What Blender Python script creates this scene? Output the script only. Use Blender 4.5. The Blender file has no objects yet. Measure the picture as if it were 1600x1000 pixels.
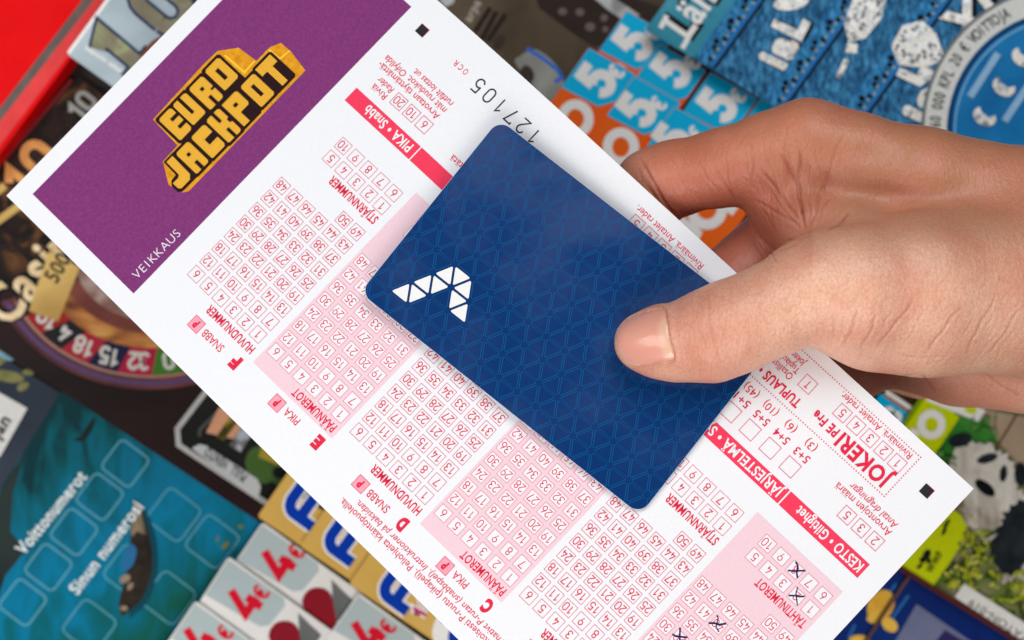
import bpy, math, random
import numpy as np
from mathutils import Matrix, Vector

random.seed(7)
rng = np.random.default_rng(7)
scene = bpy.context.scene
COL = scene.collection

# ------------------------------------------------------------------ camera, world, lamps, exposure
CAM_H = 515.0                 # mm above the table top
FPX = 60.0 / 36.0 * 1600.0    # focal length in picture widths/1600
cam = bpy.data.cameras.new('camera')
cam.lens = 60.0
cam.sensor_width = 36.0
cam.sensor_fit = 'HORIZONTAL'
cam.clip_start = 0.01
cam.clip_end = 20.0
cam.dof.use_dof = True
cam.dof.focus_distance = 0.408
cam.dof.aperture_fstop = 10.5
cam_ob = bpy.data.objects.new('camera', cam)
cam_ob.location = (0, 0, CAM_H / 1000.0)
COL.objects.link(cam_ob)
scene.camera = cam_ob

world = bpy.data.worlds.new('World')
scene.world = world
world.use_nodes = True
wbg = world.node_tree.nodes['Background']
wbg.inputs[0].default_value = (0.93, 0.96, 1.0, 1)
wbg.inputs[1].default_value = 0.12

def area_lamp(name, loc, target, size, power, color):
    l = bpy.data.lights.new(name, 'AREA')
    l.shape = 'RECTANGLE'
    l.size, l.size_y = size
    l.energy = power
    l.color = color
    o = bpy.data.objects.new(name, l)
    o.location = loc
    o.rotation_euler = (Vector(target) - Vector(loc)).to_track_quat('-Z', 'Y').to_euler()
    COL.objects.link(o)
    return o

area_lamp('key_softbox', (-0.06, -0.56, 0.64), (0.03, 0.0, 0.09), (0.42, 0.42), 3.75, (1.0, 0.965, 0.93))
area_lamp('top_softbox', (0.22, 0.60, 0.95), (0.05, 0.05, 0.0), (0.6, 0.6), 5.6, (0.97, 0.985, 1.0))
area_lamp('side_softbox', (-0.44, 0.06, 0.62), (-0.06, 0.0, 0.05), (0.4, 0.4), 1.9, (0.96, 0.98, 1.0))

scene.view_settings.view_transform = 'Standard'
scene.view_settings.look = 'None'
scene.view_settings.exposure = 0.0
scene.view_settings.gamma = 1.0
scene.view_settings.use_curve_mapping = False
scene.cycles.max_bounces = 8

# ------------------------------------------------------------------ helpers: colour and materials
def lin(c):
    out = []
    for v in c[:3]:
        v = v / 255.0
        out.append(v / 12.92 if v <= 0.04045 else ((v + 0.055) / 1.055) ** 2.4)
    return tuple(out) + (1.0,)

MATS = {}

def mat(name, rgb, rough=0.5, var=0.06, scale=900.0, bump=0.0, bscale=2500.0, metal=0.0, coat=0.0, detail=3.0, spec=0.07):
    """plain printed / coated surface: base colour with fine mottling and relief"""
    if name in MATS:
        return MATS[name]
    m = bpy.data.materials.new(name)
    m.use_nodes = True
    nt = m.node_tree
    N, L = nt.nodes, nt.links
    b = N['Principled BSDF']
    b.inputs['Roughness'].default_value = rough
    b.inputs['Metallic'].default_value = metal
    b.inputs['Coat Weight'].default_value = coat
    b.inputs['Coat Roughness'].default_value = 0.07
    b.inputs['Specular IOR Level'].default_value = spec
    c = lin(rgb)
    tc = N.new('ShaderNodeTexCoord')
    nz = N.new('ShaderNodeTexNoise')
    nz.inputs['Scale'].default_value = scale
    nz.inputs['Detail'].default_value = detail
    L.new(tc.outputs['Object'], nz.inputs['Vector'])
    r = N.new('ShaderNodeValToRGB')
    r.color_ramp.elements[0].position = 0.3
    r.color_ramp.elements[1].position = 0.7
    r.color_ramp.elements[0].color = tuple(max(0, v * (1 - var)) for v in c[:3]) + (1,)
    r.color_ramp.elements[1].color = tuple(min(1, v * (1 + var)) for v in c[:3]) + (1,)
    L.new(nz.outputs['Fac'], r.inputs['Fac'])
    L.new(r.outputs['Color'], b.inputs['Base Color'])
    if bump > 0:
        n2 = N.new('ShaderNodeTexNoise')
        n2.inputs['Scale'].default_value = bscale
        n2.inputs['Detail'].default_value = 4
        L.new(tc.outputs['Object'], n2.inputs['Vector'])
        bp = N.new('ShaderNodeBump')
        bp.inputs['Strength'].default_value = bump
        bp.inputs['Distance'].default_value = 0.0002
        L.new(n2.outputs['Fac'], bp.inputs['Height'])
        L.new(bp.outputs['Normal'], b.inputs['Normal'])
    MATS[name] = m
    return m

def ramp_mat(name, stops, scale=40.0, detail=5.0, dist=0.5, stretch=(1, 1, 1), rot=0.0, rough=0.4, metal=0.0, bump=0.0, kind='noise', coat=0.0, spec=0.07, grad=None, amp=1.0):
    """printed picture surface: noise (or voronoi) through a colour ramp"""
    if name in MATS:
        return MATS[name]
    m = bpy.data.materials.new(name)
    m.use_nodes = True
    nt = m.node_tree
    N, L = nt.nodes, nt.links
    b = N['Principled BSDF']
    b.inputs['Roughness'].default_value = rough
    b.inputs['Metallic'].default_value = metal
    b.inputs['Coat Weight'].default_value = coat
    tc = N.new('ShaderNodeTexCoord')
    mp = N.new('ShaderNodeMapping')
    mp.inputs['Scale'].default_value = stretch
    mp.inputs['Rotation'].default_value = (0, 0, rot)
    b.inputs['Specular IOR Level'].default_value = spec
    L.new(tc.outputs['Object'], mp.inputs['Vector'])
    if kind == 'noise':
        nz = N.new('ShaderNodeTexNoise')
        nz.inputs['Detail'].default_value = detail
        nz.inputs['Distortion'].default_value = dist
        out = nz.outputs['Fac']
    else:
        nz = N.new('ShaderNodeTexVoronoi')
        out = nz.outputs['Color'] if kind == 'cells' else nz.outputs['Distance']
    nz.inputs['Scale'].default_value = scale
    L.new(mp.outputs['Vector'], nz.inputs['Vector'])
    if grad is not None:
        # gx, gy, offset: print that runs from one tone to another across the card
        dt = N.new('ShaderNodeVectorMath')
        dt.operation = 'DOT_PRODUCT'
        dt.inputs[1].default_value = (grad[0], grad[1], 0)
        L.new(tc.outputs['Object'], dt.inputs[0])
        ma = N.new('ShaderNodeMath')
        ma.operation = 'MULTIPLY_ADD'
        ma.inputs[1].default_value = amp
        ma.inputs[2].default_value = grad[2]
        L.new(out, ma.inputs[0])
        mb_ = N.new('ShaderNodeMath')
        L.new(ma.outputs[0], mb_.inputs[0])
        L.new(dt.outputs['Value'], mb_.inputs[1])
        out = mb_.outputs[0]
    r = N.new('ShaderNodeValToRGB')
    el = r.color_ramp.elements
    while len(el) < len(stops):
        el.new(0.5)
    for e, (p, c) in zip(el, stops):
        e.position = p
        e.color = lin(c)
    L.new(out, r.inputs['Fac'])
    L.new(r.outputs['Color'], b.inputs['Base Color'])
    if bump > 0:
        bp = N.new('ShaderNodeBump')
        bp.inputs['Strength'].default_value = bump
        bp.inputs['Distance'].default_value = 0.0006
        L.new(out, bp.inputs['Height'])
        L.new(bp.outputs['Normal'], b.inputs['Normal'])
    MATS[name] = m
    return m

# ------------------------------------------------------------------ helpers: flat print geometry
_TXT = {}

def text_raw(s, off=0.0, shear=0.0):
    key = (s, off, shear)
    if key in _TXT:
        return _TXT[key]
    c = bpy.data.curves.new('tmp_text', 'FONT')
    c.body = s
    c.offset = off
    c.shear = shear
    c.space_character = 1.0 + off * 3.2
    c.resolution_u = 3
    o = bpy.data.objects.new('tmp_text', c)
    COL.objects.link(o)
    dg = bpy.context.evaluated_depsgraph_get()
    dg.update()
    me = o.evaluated_get(dg).to_mesh()
    v = np.array([(q.co.x, q.co.y) for q in me.vertices])
    f = [tuple(p.vertices) for p in me.polygons]
    o.evaluated_get(dg).to_mesh_clear()
    bpy.data.objects.remove(o)
    bpy.data.curves.remove(c)
    v = v / 0.682          # cap height -> 1
    _TXT[key] = (v, f)
    return v, f

def arc(cx, cy, rx, ry, a0, a1, n=10):
    return [(cx + rx * math.cos(math.radians(a0 + (a1 - a0) * i / n)), cy + ry * math.sin(math.radians(a0 + (a1 - a0) * i / n))) for i in range(n + 1)]

# stroke digits (technical lettering), 0.56 wide x 1 high
DIG = {
    '0': [arc(.28, .28, .28, .28, 180, 360, 8) + arc(.28, .72, .28, .28, 0, 180, 8) + [(0, .28)]],
    '1': [[(.06, .76), (.34, 1.0), (.34, 0)]],
    '2': [arc(.28, .72, .27, .28, 170, -35, 9) + [(0.0, 0.0), (.58, 0)]],
    '3': [arc(.26, .755, .25, .245, 160, -90, 9) + arc(.26, .255, .29, .255, 90, -165, 10)],
    '4': [[(.34, 1), (0, .27), (.58, .27)], [(.43, .52), (.43, 0)]],
    '5': [[(.54, 1), (.08, 1), (.05, .50)], arc(.26, .31, .29, .31, 138, -160, 12)],
    '6': [[(.36, 1), (.06, .48)] + arc(.28, .29, .28, .29, 160, 520, 16)],
    '7': [[(0, .86), (0, 1), (.56, 1), (.2, 0)]],
    '€': [arc(.34, .5, .30, .46, 48, 312, 14), [(-.06, .6), (.44, .6)], [(-.06, .4), (.4, .4)]],
    '8': [arc(.28, .765, .23, .235, 270, 630, 14), arc(.28, .27, .28, .27, 90, 450, 14)],
    '9': [arc(.28, .71, .28, .29, -20, 340, 16) + [(.2, 0)]],
    'I': [[(.28, 0), (.28, .97), (.02, .84)], [(-.06, .07), (.62, .07)]],
    'T': [[(.0, 1), (.56, 1)], [(.28, 1), (.28, 0)]],
    'F': [[(0, 0), (0, .68)] + arc(.3, .7, .3, .3, 180, 90, 6) + [(.75, 1)], [(0, .48), (.62, .48)]],
    'E': [arc(.3, .5, .3, .36, 20, 320, 14)],
}

class MB:
    """collects flat or solid faces; build() links them as ONE mesh object"""
    def __init__(self):
        self.v = []
        self.f = []

    def add(self, vs, fs):
        o = len(self.v)
        self.v += [tuple(p) for p in vs]
        self.f += [tuple(o + i for i in q) for q in fs]

    def poly(self, pts, h):
        # keep the face turned up
        a = sum(pts[i][0] * pts[(i + 1) % len(pts)][1] - pts[(i + 1) % len(pts)][0] * pts[i][1] for i in range(len(pts)))
        if a < 0:
            pts = pts[::-1]
        self.add([(x, y, h) for x, y in pts], [tuple(range(len(pts)))])

    def rect(self, x0, y0, x1, y1, h, step=6.0):
        x0, x1 = min(x0, x1), max(x0, x1)
        y0, y1 = min(y0, y1), max(y0, y1)
        nx = max(1, int((x1 - x0) / step + .5))
        ny = max(1, int((y1 - y0) / step + .5))
        vs = [(x0 + (x1 - x0) * i / nx, y0 + (y1 - y0) * j / ny, h) for j in range(ny + 1) for i in range(nx + 1)]
        fs = [(j * (nx + 1) + i, j * (nx + 1) + i + 1, (j + 1) * (nx + 1) + i + 1, (j + 1) * (nx + 1) + i) for j in range(ny) for i in range(nx)]
        self.add(vs, fs)

    def frame(self, x0, y0, x1, y1, w, h):
        self.rect(x0, y0, x1, y0 + w, h, 50)
        self.rect(x0, y1 - w, x1, y1, h, 50)
        self.rect(x0, y0 + w, x0 + w, y1 - w, h, 50)
        self.rect(x1 - w, y0 + w, x1, y1 - w, h, 50)

    def stroke(self, pts, w, h, closed=False):
        n = len(pts)
        P = [np.array(p, float) for p in pts]
        if closed:
            P = P + [P[0]]
            n += 1
        vs = []
        for i in range(n):
            if closed:
                a = P[i] - P[i - 1] if i > 0 else P[0] - P[-2]
                b = P[i + 1] - P[i] if i < n - 1 else P[1] - P[0]
            else:
                a = P[i] - P[i - 1] if i > 0 else P[1] - P[0]
                b = P[i + 1] - P[i] if i < n - 1 else P[-1] - P[-2]
            a = a / (np.linalg.norm(a) + 1e-9)
            b = b / (np.linalg.norm(b) + 1e-9)
            t = a + b
            t = t / (np.linalg.norm(t) + 1e-9)
            nn = np.array((-t[1], t[0]))
            k = min(2.0, 1.0 / max(0.35, abs(nn @ np.array((-a[1], a[0])))))
            vs.append(tuple(P[i] - nn * w / 2 * k) + (h,))
            vs.append(tuple(P[i] + nn * w / 2 * k) + (h,))
        self.add(vs, [(2 * i, 2 * i + 2, 2 * i + 3, 2 * i + 1) for i in range(n - 1)])

    def _place(self, v, x, y, sx, sy, ang, h):
        c, s = math.cos(ang), math.sin(ang)
        X, Y = v[:, 0] * sx, v[:, 1] * sy
        return [(x + c * a - s * b, y + s * a + c * b, h) for a, b in zip(X, Y)]

    def text(self, s, x, y, cap, h, width=None, ang=0.0, off=0.0, shear=0.0, align='l', squeeze=1.0):
        v, f = text_raw(s, off, shear)
        v = v.copy()
        v[:, 0] -= v[:, 0].min()
        w0 = v[:, 0].max()
        sx = cap * squeeze if width is None else width / w0
        if align == 'c':
            v[:, 0] -= w0 / 2
        self.add(self._place(v, x, y, sx, cap, ang, h), f)

    def digits(self, s, x, y, cap, w, h, ang=0.0, align='c', gap=0.16, squeeze=1.0):
        adv = (.57 + gap)
        tot = adv * len(s) - gap
        x0 = -tot / 2 if align == 'c' else 0.0
        c, sn = math.cos(ang), math.sin(ang)
        for i, ch in enumerate(s):
            for k, pl in enumerate(DIG[ch]):
                q = []
                for px, py in pl:
                    a = (x0 + i * adv + px) * cap * squeeze
                    b = (py - (.5 if align == 'c' else 0)) * cap
                    q.append((x + c * a - sn * b, y + sn * a + c * b))
                self.stroke(q, w, h + .012 * k)

    def ellipse(self, x, y, rx, ry, h, ang=0.0, n=28):
        c, s = math.cos(ang), math.sin(ang)
        self.poly([(x + c * rx * math.cos(t) - s * ry * math.sin(t), y + s * rx * math.cos(t) + c * ry * math.sin(t)) for t in [2 * math.pi * i / n for i in range(n)]], h)

    def build(self, name, material, parent=None, warp=None, origin=None, smooth=False, loc=None):
        v = self.v
        if warp:
            v = [warp(p) for p in v]
        o = np.array(origin if origin is not None else (0, 0, 0), float)
        me = bpy.data.meshes.new(name)
        me.from_pydata([tuple((np.array(p) - o) * 0.001) for p in v], [], self.f)
        me.materials.append(material)
        if smooth:
            for p in me.polygons:
                p.use_smooth = True
        ob = bpy.data.objects.new(name, me)
        COL.objects.link(ob)
        if parent is not None:
            ob.parent = parent
        elif origin is not None:
            ob.location = tuple(o * 0.001)
        return ob

def tag(o, label, category, group=None, kind=None):
    if label:
        o['label'] = label
    if category:
        o['category'] = category
    if group:
        o['group'] = group
    if kind:
        o['kind'] = kind
    return o

def at(x, y, z=0.0):
    """a point at height z (mm) on the line of sight through picture position x, y"""
    d = CAM_H - z
    return ((x - 800.0) / FPX * d, (500.0 - y) / FPX * d, z)

# ------------------------------------------------------------------ the table
tb = MB()
tb.rect(-700, -500, 700, 500, 0, 2000)
tb.add([(-700, -500, -25), (700, -500, -25), (700, 500, -25), (-700, 500, -25)], [(3, 2, 1, 0)])
tbl = tb.build('table', ramp_mat('table_dark', [(0.3, (38, 33, 31)), (0.7, (58, 50, 46))], scale=30, stretch=(1, 8, 1), rough=0.5))
tag(tbl, None, None, kind='structure')

# ------------------------------------------------------------------ scratch cards lying on the table
R = math.radians

class Card:
    """one loose card: a thin slab with rounded corners, print parts as children"""
    def __init__(self, name, label, category, poly, z, material, group=None, thick=0.4, rad=6.0):
        if thick < 5:
            z, thick = 1.0 + (z - .8) * 1.55, .6
        self.z = z
        self.lay = z
        self.k = (CAM_H - z) / FPX          # mm per picture unit at this height
        pts = []
        n = len(poly)
        for i in range(n):
            p = np.array(poly[i], float)
            a = np.array(poly[i - 1], float) - p
            b = np.array(poly[(i + 1) % n], float) - p
            la, lb = np.linalg.norm(a), np.linalg.norm(b)
            r = min(rad, la * .3, lb * .3)
            A, B = p + a / la * r, p + b / lb * r
            for t in (0, .33, .67, 1):
                q = (1 - t) ** 2 * A + 2 * t * (1 - t) * p + t * t * B
                pts.append(self.m(*q))
        ar = sum(pts[i][0] * pts[(i + 1) % len(pts)][1] - pts[(i + 1) % len(pts)][0] * pts[i][1] for i in range(len(pts)))
        if ar < 0:
            pts = pts[::-1]
        m = len(pts)
        mb = MB()
        vs = [(x, y, z) for x, y in pts] + [(x, y, z - thick) for x, y in pts]
        fs = [tuple(range(m)), tuple(range(2 * m - 1, m - 1, -1))]
        fs += [(i, m + i, m + (i + 1) % m, (i + 1) % m) for i in range(m)]
        mb.add(vs, fs)
        c = np.mean(np.array(pts), axis=0)
        self.o = np.array((c[0], c[1], z - thick))
        self.ob = mb.build(name, material, origin=self.o)
        tag(self.ob, label, category, group)

    def m(self, x, y):
        return ((x - 800.0) * self.k, (500.0 - y) * self.k)

    def part(self, name, material, fn):
        self.lay += 0.05
        mb = MB()
        fn(mb, self.lay)
        return mb.build(name, material, parent=self.ob, origin=self.o)

    def poly(self, name, material, *polys):
        return self.part(name, material, lambda mb, h: [mb.poly([self.m(*p) for p in q], h + .004 * i) for i, q in enumerate(polys)])

    def text(self, name, material, s, x, y, cap, ang, width=None, off=0.0, shear=0.0, squeeze=1.0, align='l'):
        return self.part(name, material, lambda mb, h: mb.text(s, *self.m(x, y), cap * self.k, h, None if width is None else width * self.k, R(ang), off, shear, align, squeeze))

    def digits(self, name, material, s, x, y, cap, w, ang, squeeze=1.0, gap=0.16):
        return self.part(name, material, lambda mb, h: mb.digits(s, *self.m(x, y), cap * self.k, w * self.k, h, R(ang), 'c', gap, squeeze))

    def strokes(self, name, material, lines, w, closed=False):
        return self.part(name, material, lambda mb, h: [mb.stroke([self.m(*p) for p in l], w * self.k, h + .004 * i, closed) for i, l in enumerate(lines)])

    def ells(self, name, material, items):
        return self.part(name, material, lambda mb, h: [mb.ellipse(*self.m(x, y), rx * self.k, ry * self.k, h + .0005 * i, R(a)) for i, (x, y, rx, ry, a) in enumerate(items)])

def ring_pts(x, y, rx, ry, n=26, a0=0, a1=360):
    return [(x + rx * math.cos(R(a0 + (a1 - a0) * i / n)), y - ry * math.sin(R(a0 + (a1 - a0) * i / n))) for i in range(n + (0 if a1 - a0 == 360 else 1))]

def soft(pts, n=5):
    """closed smooth curve through points"""
    P = [np.array(p, float) for p in pts]
    m = len(P)
    out = []
    for i in range(m):
        p0, p1, p2, p3 = P[i - 1], P[i], P[(i + 1) % m], P[(i + 2) % m]
        for k in range(n):
            t = k / n
            out.append(tuple(.5 * (2 * p1 + (p2 - p0) * t + (2 * p0 - 5 * p1 + 4 * p2 - p3) * t * t + (3 * p1 - p0 - 3 * p2 + p3) * t ** 3)))
    return out

def rsq(x, y, s, ang, r=.3):
    """rounded square outline, picture units"""
    out = []
    for cx, cy, a0 in ((1, 1, 0), (-1, 1, 90), (-1, -1, 180), (1, -1, 270)):
        for i in range(4):
            t = R(a0 + 30 * i)
            out.append(((cx * (1 - r) + r * math.cos(t)) * s / 2, (cy * (1 - r) + r * math.sin(t)) * s / 2))
    c, sn = math.cos(R(ang)), math.sin(R(ang))
    return [(x + c * a - sn * b, y - (sn * a + c * b)) for a, b in out]

M_white = mat('print_white', (246, 244, 240), .4, .03)
M_black = mat('print_black', (20, 20, 20), .4, .1)
M_dim = mat('print_dim_grey', (150, 150, 145), .45, .1)
M_gold = ramp_mat('print_gold', [(.3, (150, 112, 50)), (.7, (214, 178, 106))], 25, rough=.35)
M_cream = ramp_mat('print_cream_gold', [(.3, (196, 164, 112)), (.65, (238, 216, 176))], 90, rough=.35)
M_red = mat('print_red', (214, 16, 46), .4, .05)

# --- red display tray at the corner
tray = Card('display_tray', 'red plastic display tray at the edge of the spread cards', 'tray',
            [(-150, -160), (288, -160), (178, 0), (0, 240), (-150, 440)], 9.0, mat('tray_red', (222, 4, 10), .5, .12, 60), thick=9.0, rad=2)
tray.poly('tray_floor', ramp_mat('tray_red_floor', [(.3, (222, 2, 8)), (.75, (236, 12, 16))], 45, rough=.5), [(-150, -160), (250, -160), (129, 0), (0, 168), (-150, 362)])
tray.poly('seam', mat('tray_seam', (104, 92, 88), .5, .2, 200), [(250, -160), (270, -160), (147, 0), (0, 190), (-150, 385), (-150, 362), (0, 168), (129, 0)])
tray.poly('rim', mat('tray_rim', (224, 66, 66), .4, .12, 120), [(270, -160), (284, -160), (172, 0), (0, 228), (-150, 428), (-150, 385), (0, 190), (147, 0)])

# --- casino card
cas = Card('scratch_card', 'dark casino scratch card with a roulette wheel and gold lettering', 'scratch card',
           [(122, 118), (560, 410), (470, 859), (-180, 428)], 1.2, ramp_mat('casino_wood', [(.25, (20, 12, 11)), (.55, (38, 22, 20)), (.8, (66, 38, 34))], 22, stretch=(.6, 3.5, 1), rot=R(-8), rough=.35))
cas.poly('top_panel', ramp_mat('casino_dark', [(.35, (12, 8, 8)), (.55, (40, 22, 16)), (.66, (96, 62, 30)), (.75, (40, 24, 16))], 110, dist=1.2, rough=.35), [(118, 122), (330, 262), (120, 470), (-120, 440)])
cas.strokes('edge_line', mat('casino_edge', (122, 34, 38), .4), [[(112, 124), (-60, 330)]], 6)
cas.digits('price', M_dim, '10', 128, 166, 30, 7, 52)
cas.digits('gold_number', ramp_mat('casino_orange', [(.3, (150, 70, 34)), (.6, (214, 150, 84))], 110), '10', 50, 268, 60, 14, 50, gap=.2)
cas.strokes('gold_line', M_gold, [[(-40, 372), (60, 300)], [(-30, 320), (8, 290)]], 12)
WX, WY, WRX, WRY = 236, 405, 236, 192
def wedge(a0, a1, f0, f1, n=5):
    A = [a0 + (a1 - a0) * i / n for i in range(n + 1)]
    return [(WX + WRX * f1 * math.cos(R(a)), WY - WRY * f1 * math.sin(R(a))) for a in A] + [(WX + WRX * f0 * math.cos(R(a + 3)), WY - WRY * f0 * math.sin(R(a + 3))) for a in A[::-1]]
cas.poly('wheel_rim', ramp_mat('wheel_rim_wood', [(.3, (64, 28, 32)), (.7, (112, 62, 60))], 30, rough=.3), wedge(199, 330, .0, 1.06, 24))
cas.poly('wheel_rim_line', mat('wheel_rim_violet', (86, 62, 98), .3), wedge(199, 330, .99, 1.03, 24))
cas.poly('wheel_rim_highlight', mat('wheel_rim_light', (160, 120, 106), .3), wedge(200, 330, .945, .965, 24))
cas.poly('wheel_bowl', ramp_mat('wheel_bowl_print', [(.3, (84, 44, 34)), (.5, (168, 104, 54)), (.7, (200, 150, 84))], 70, stretch=(1, 3, 1), dist=.6, rough=.4), wedge(205, 330, .0, .73, 24))
cas.poly('wheel_bowl_shade', ramp_mat('wheel_shade', [(.3, (84, 40, 38)), (.7, (128, 70, 60))], 40, rough=.4), wedge(200, 330, .0, .60, 20))
cas.poly('wheel_hub', ramp_mat('wheel_hub_print', [(.3, (92, 56, 50)), (.5, (134, 100, 90)), (.68, (176, 160, 148))], 60, dist=1, rough=.4), wedge(190, 330, .0, .5, 20))
POCK = [(199, 209, (22, 20, 22), '8'), (209, 220, (150, 30, 30), '19'), (220, 231, (28, 26, 30), '4'), (231, 243.5, (160, 34, 50), '18'), (243.5, 256.5, (22, 26, 58), '15'), (256.5, 270.5, (164, 24, 58), '32'), (270.5, 284, (56, 112, 34), '0'), (284, 297, (22, 20, 22), '26')]
WL = cas.lay
for i, (a0, a1, c, s) in enumerate(POCK):
    cas.lay = WL
    cas.poly('wheel_pocket', mat('pocket_%d_%d_%d' % c, c, .35, .1), wedge(a0, a1, .725, .94))
for i, (a0, a1, c, s) in enumerate(POCK):
    cas.lay = WL + .06
    am = (a0 + a1) / 2 + 1
    x, y = WX + WRX * .832 * math.cos(R(am)), WY - WRY * .832 * math.sin(R(am))
    cas.digits('pocket_number', mat('pocket_number_white', (196, 192, 184), .4), s, x, y, 24, 5.6, 176 + (am - 262) * 0.75, squeeze=.95 if len(s) > 1 else 1.0)
cas.lay += .02
cas.text('lettering_shadow', M_black, 'Casino', 17, 512, 62, 47, off=.05, squeeze=.8)
cas.text('lettering', M_cream, 'Casino', 13, 512, 60, 47, off=.025, squeeze=.8)
cas.poly('ribbon', M_gold, [(78, 392), (126, 418), (92, 502), (46, 486)])
cas.text('ribbon_amount', M_black, '500 000', 90, 444, 24, 60, off=.02, squeeze=.85)

# --- silver card with a big 10
sil = Card('scratch_card', 'silver grey scratch card with an outlined 10 next to the red tray', 'scratch card',
           [(104, 84), (210, -62), (420, 80), (300, 224)], 9.8, ramp_mat('silver_print', [(.3, (150, 164, 172)), (.7, (188, 202, 208))], 30, rough=.3))
sil.strokes('white_edge', M_white, [[(107, 83), (209, -56)]], 5)
sil.text('small_print', M_white, 'Säännöt takana', 132, 76, 8, -34, off=.02, squeeze=1.0)
sil.digits('number_outline', mat('silver_navy', (26, 44, 84), .4), 'I0', 222, 42, 88, 32, 50, gap=.52)
sil.digits('number', ramp_mat('silver_number', [(.3, (112, 102, 88)), (.55, (134, 128, 104)), (.75, (176, 196, 132))], 70), 'I0', 222, 42, 88, 23, 50, gap=.52)
sil.ells('brown_disc', mat('silver_brown', (112, 68, 34), .4, .2), [(252, 84, 40, 24, 40)])

# --- slate card with white label
sla = Card('scratch_card', 'slate blue scratch card with a white name label at the picture edge', 'scratch card',
           [(-190, 440), (98, 616), (-20, 806), (-280, 640)], .8, ramp_mat('slate_print', [(.3, (34, 42, 54)), (.6, (54, 62, 74)), (.8, (44, 60, 84))], 25, rough=.4))
sla.ells('blossom', ramp_mat('slate_blossom', [(.3, (96, 100, 52)), (.6, (128, 124, 78)), (.8, (176, 182, 40))], 140), [(12, 588, 26, 9, -10), (36, 604, 10, 6, 30), (44, 582, 9, 5, 0), (-8, 566, 20, 8, 20)])
sla.ells('sky_patch', mat('slate_sky', (112, 150, 164), .4, .2), [(4, 552, 20, 7, -30)])
sla.poly('name_label', mat('label_grey_white', (208, 206, 200), .5), [(-60, 580), (43, 638), (0, 714), (-100, 660)])
sla.text('label_name', M_black, 'jan', -2, 688, 20, 57, off=.03)

# --- sea card
sea = Card('scratch_card', 'teal sea scratch card with a boat and rounded number squares', 'scratch card',
           [(97, 609), (470, 858), (300, 1130), (-120, 960)], 1.0, ramp_mat('sea_print', [(.06, (14, 54, 38)), (.24, (8, 86, 74)), (.38, (0, 98, 114)), (.54, (0, 116, 152)), (.68, (4, 104, 132)), (.84, (0, 84, 94)), (.95, (4, 50, 56))], 85, stretch=(1, .35, 1), rot=R(52), dist=1.6, detail=7, rough=.42, grad=(-4.6, 8.6, .10), amp=.8))
sea.poly('dark_coast', ramp_mat('sea_coast', [(.3, (26, 34, 36)), (.7, (44, 56, 52))], 40), [(-120, 960), (-60, 870), (40, 706), (20, 770), (16, 830), (40, 860), (8, 900), (-10, 960), (-60, 984)])
sea.ells('leaf', mat('sea_leaf', (112, 116, 30), .5), [(352, 852, 7, 4, 40), (376, 823, 4, 3, 0), (340, 842, 5, 2, 80)])
sea.ells('fish', mat('sea_fish', (24, 36, 36), .5), [(138, 672, 22, 5, 60), (124, 686, 8, 3, 10)])
SQ = [(196, 724), (156, 776), (116, 831), (76, 886), (36, 941)]
SQ2 = [(272, 804), (204, 892), (332, 846), (264, 934), (140, 978)]
sea.part('number_square', mat('sea_line', (96, 164, 182), .4), lambda mb, h: ([mb.stroke([sea.m(*p) for p in rsq(x, y, 56, 53)], 2.4 * sea.k, h, True) for x, y in SQ] + [mb.stroke([sea.m(*p) for p in rsq(x, y, 64, 53)], 2.0 * sea.k, h, True) for x, y in SQ2]))
sea.poly('boat_shadow', mat('sea_shadow_print', (8, 66, 80), .5), soft([(220, 790), (238, 820), (246, 858), (246, 894), (232, 938), (212, 958), (202, 962), (210, 900), (214, 840)]))
sea.poly('boat_hull', mat('boat_brown', (42, 34, 28), .5, .4, 300), soft([(212, 780), (226, 812), (236, 850), (238, 890), (224, 932), (204, 952), (192, 962), (186, 944), (194, 910), (204, 870), (204, 830)]))
sea.poly('boat_bow', mat('boat_bow', (120, 108, 84), .5, .5, 300), soft([(211, 782), (221, 806), (228, 834), (214, 830), (207, 838), (205, 820)]))
sea.poly('boat_cover', mat('boat_cover', (40, 104, 150), .5), soft([(200, 852), (214, 858), (207, 884), (190, 892)]))
sea.ells('boat_cargo', mat('boat_cargo', (140, 120, 100), .5, .3, 500), [(196, 904, 9, 6, 30), (204, 916, 7, 4, 60), (194, 950, 6, 4, 0), (216, 826, 6, 3, 40)])
M_seatxt = mat('sea_lettering', (232, 240, 238), .4)
sea.text('lettering', M_seatxt, 'Voittonumerot', 38, 868, 19, 51, width=158, off=.02)
sea.text('lettering', M_seatxt, 'Sinun numerosi', 122, 930, 19, 53, width=172, off=.02)

# --- black card with white frame
oct_ = Card('scratch_card', 'black scratch card with a white angular frame and a grey label strip', 'scratch card',
            [(330, 600), (274, 668), (274, 698), (296, 712), (452, 812), (560, 640), (420, 500)], 1.9, mat('black_card', (26, 26, 24), .4, .2, 80))
oct_.strokes('white_frame', mat('frame_grey_white', (176, 176, 172), .4), [[(440, 470), (326, 606), (277, 670), (279, 695), (298, 708), (430, 795)]], 8)
oct_.strokes('inner_line', mat('frame_inner', (74, 76, 74), .4), [[(352, 632), (312, 672), (312, 682)]], 5)
oct_.poly('peach_panel', mat('peach_print', (204, 148, 112), .5, .06), [(342, 637), (420, 640), (384, 690), (322, 676)])
oct_.poly('olive_strip', ramp_mat('olive_print', [(.4, (60, 56, 20)), (.6, (140, 124, 40))], 300), [(362, 648), (374, 656), (350, 688), (338, 682)])
oct_.poly('grey_strip', ramp_mat('grey_strip_print', [(.4, (90, 84, 82)), (.6, (170, 176, 184))], 260), [(380, 662), (398, 672), (376, 706), (358, 696)])
oct_.ells('green_patch', mat('green_print', (64, 92, 40), .5, .2, 80), [(410, 726, 26, 30, 20), (440, 738, 20, 26, 40)])
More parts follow.
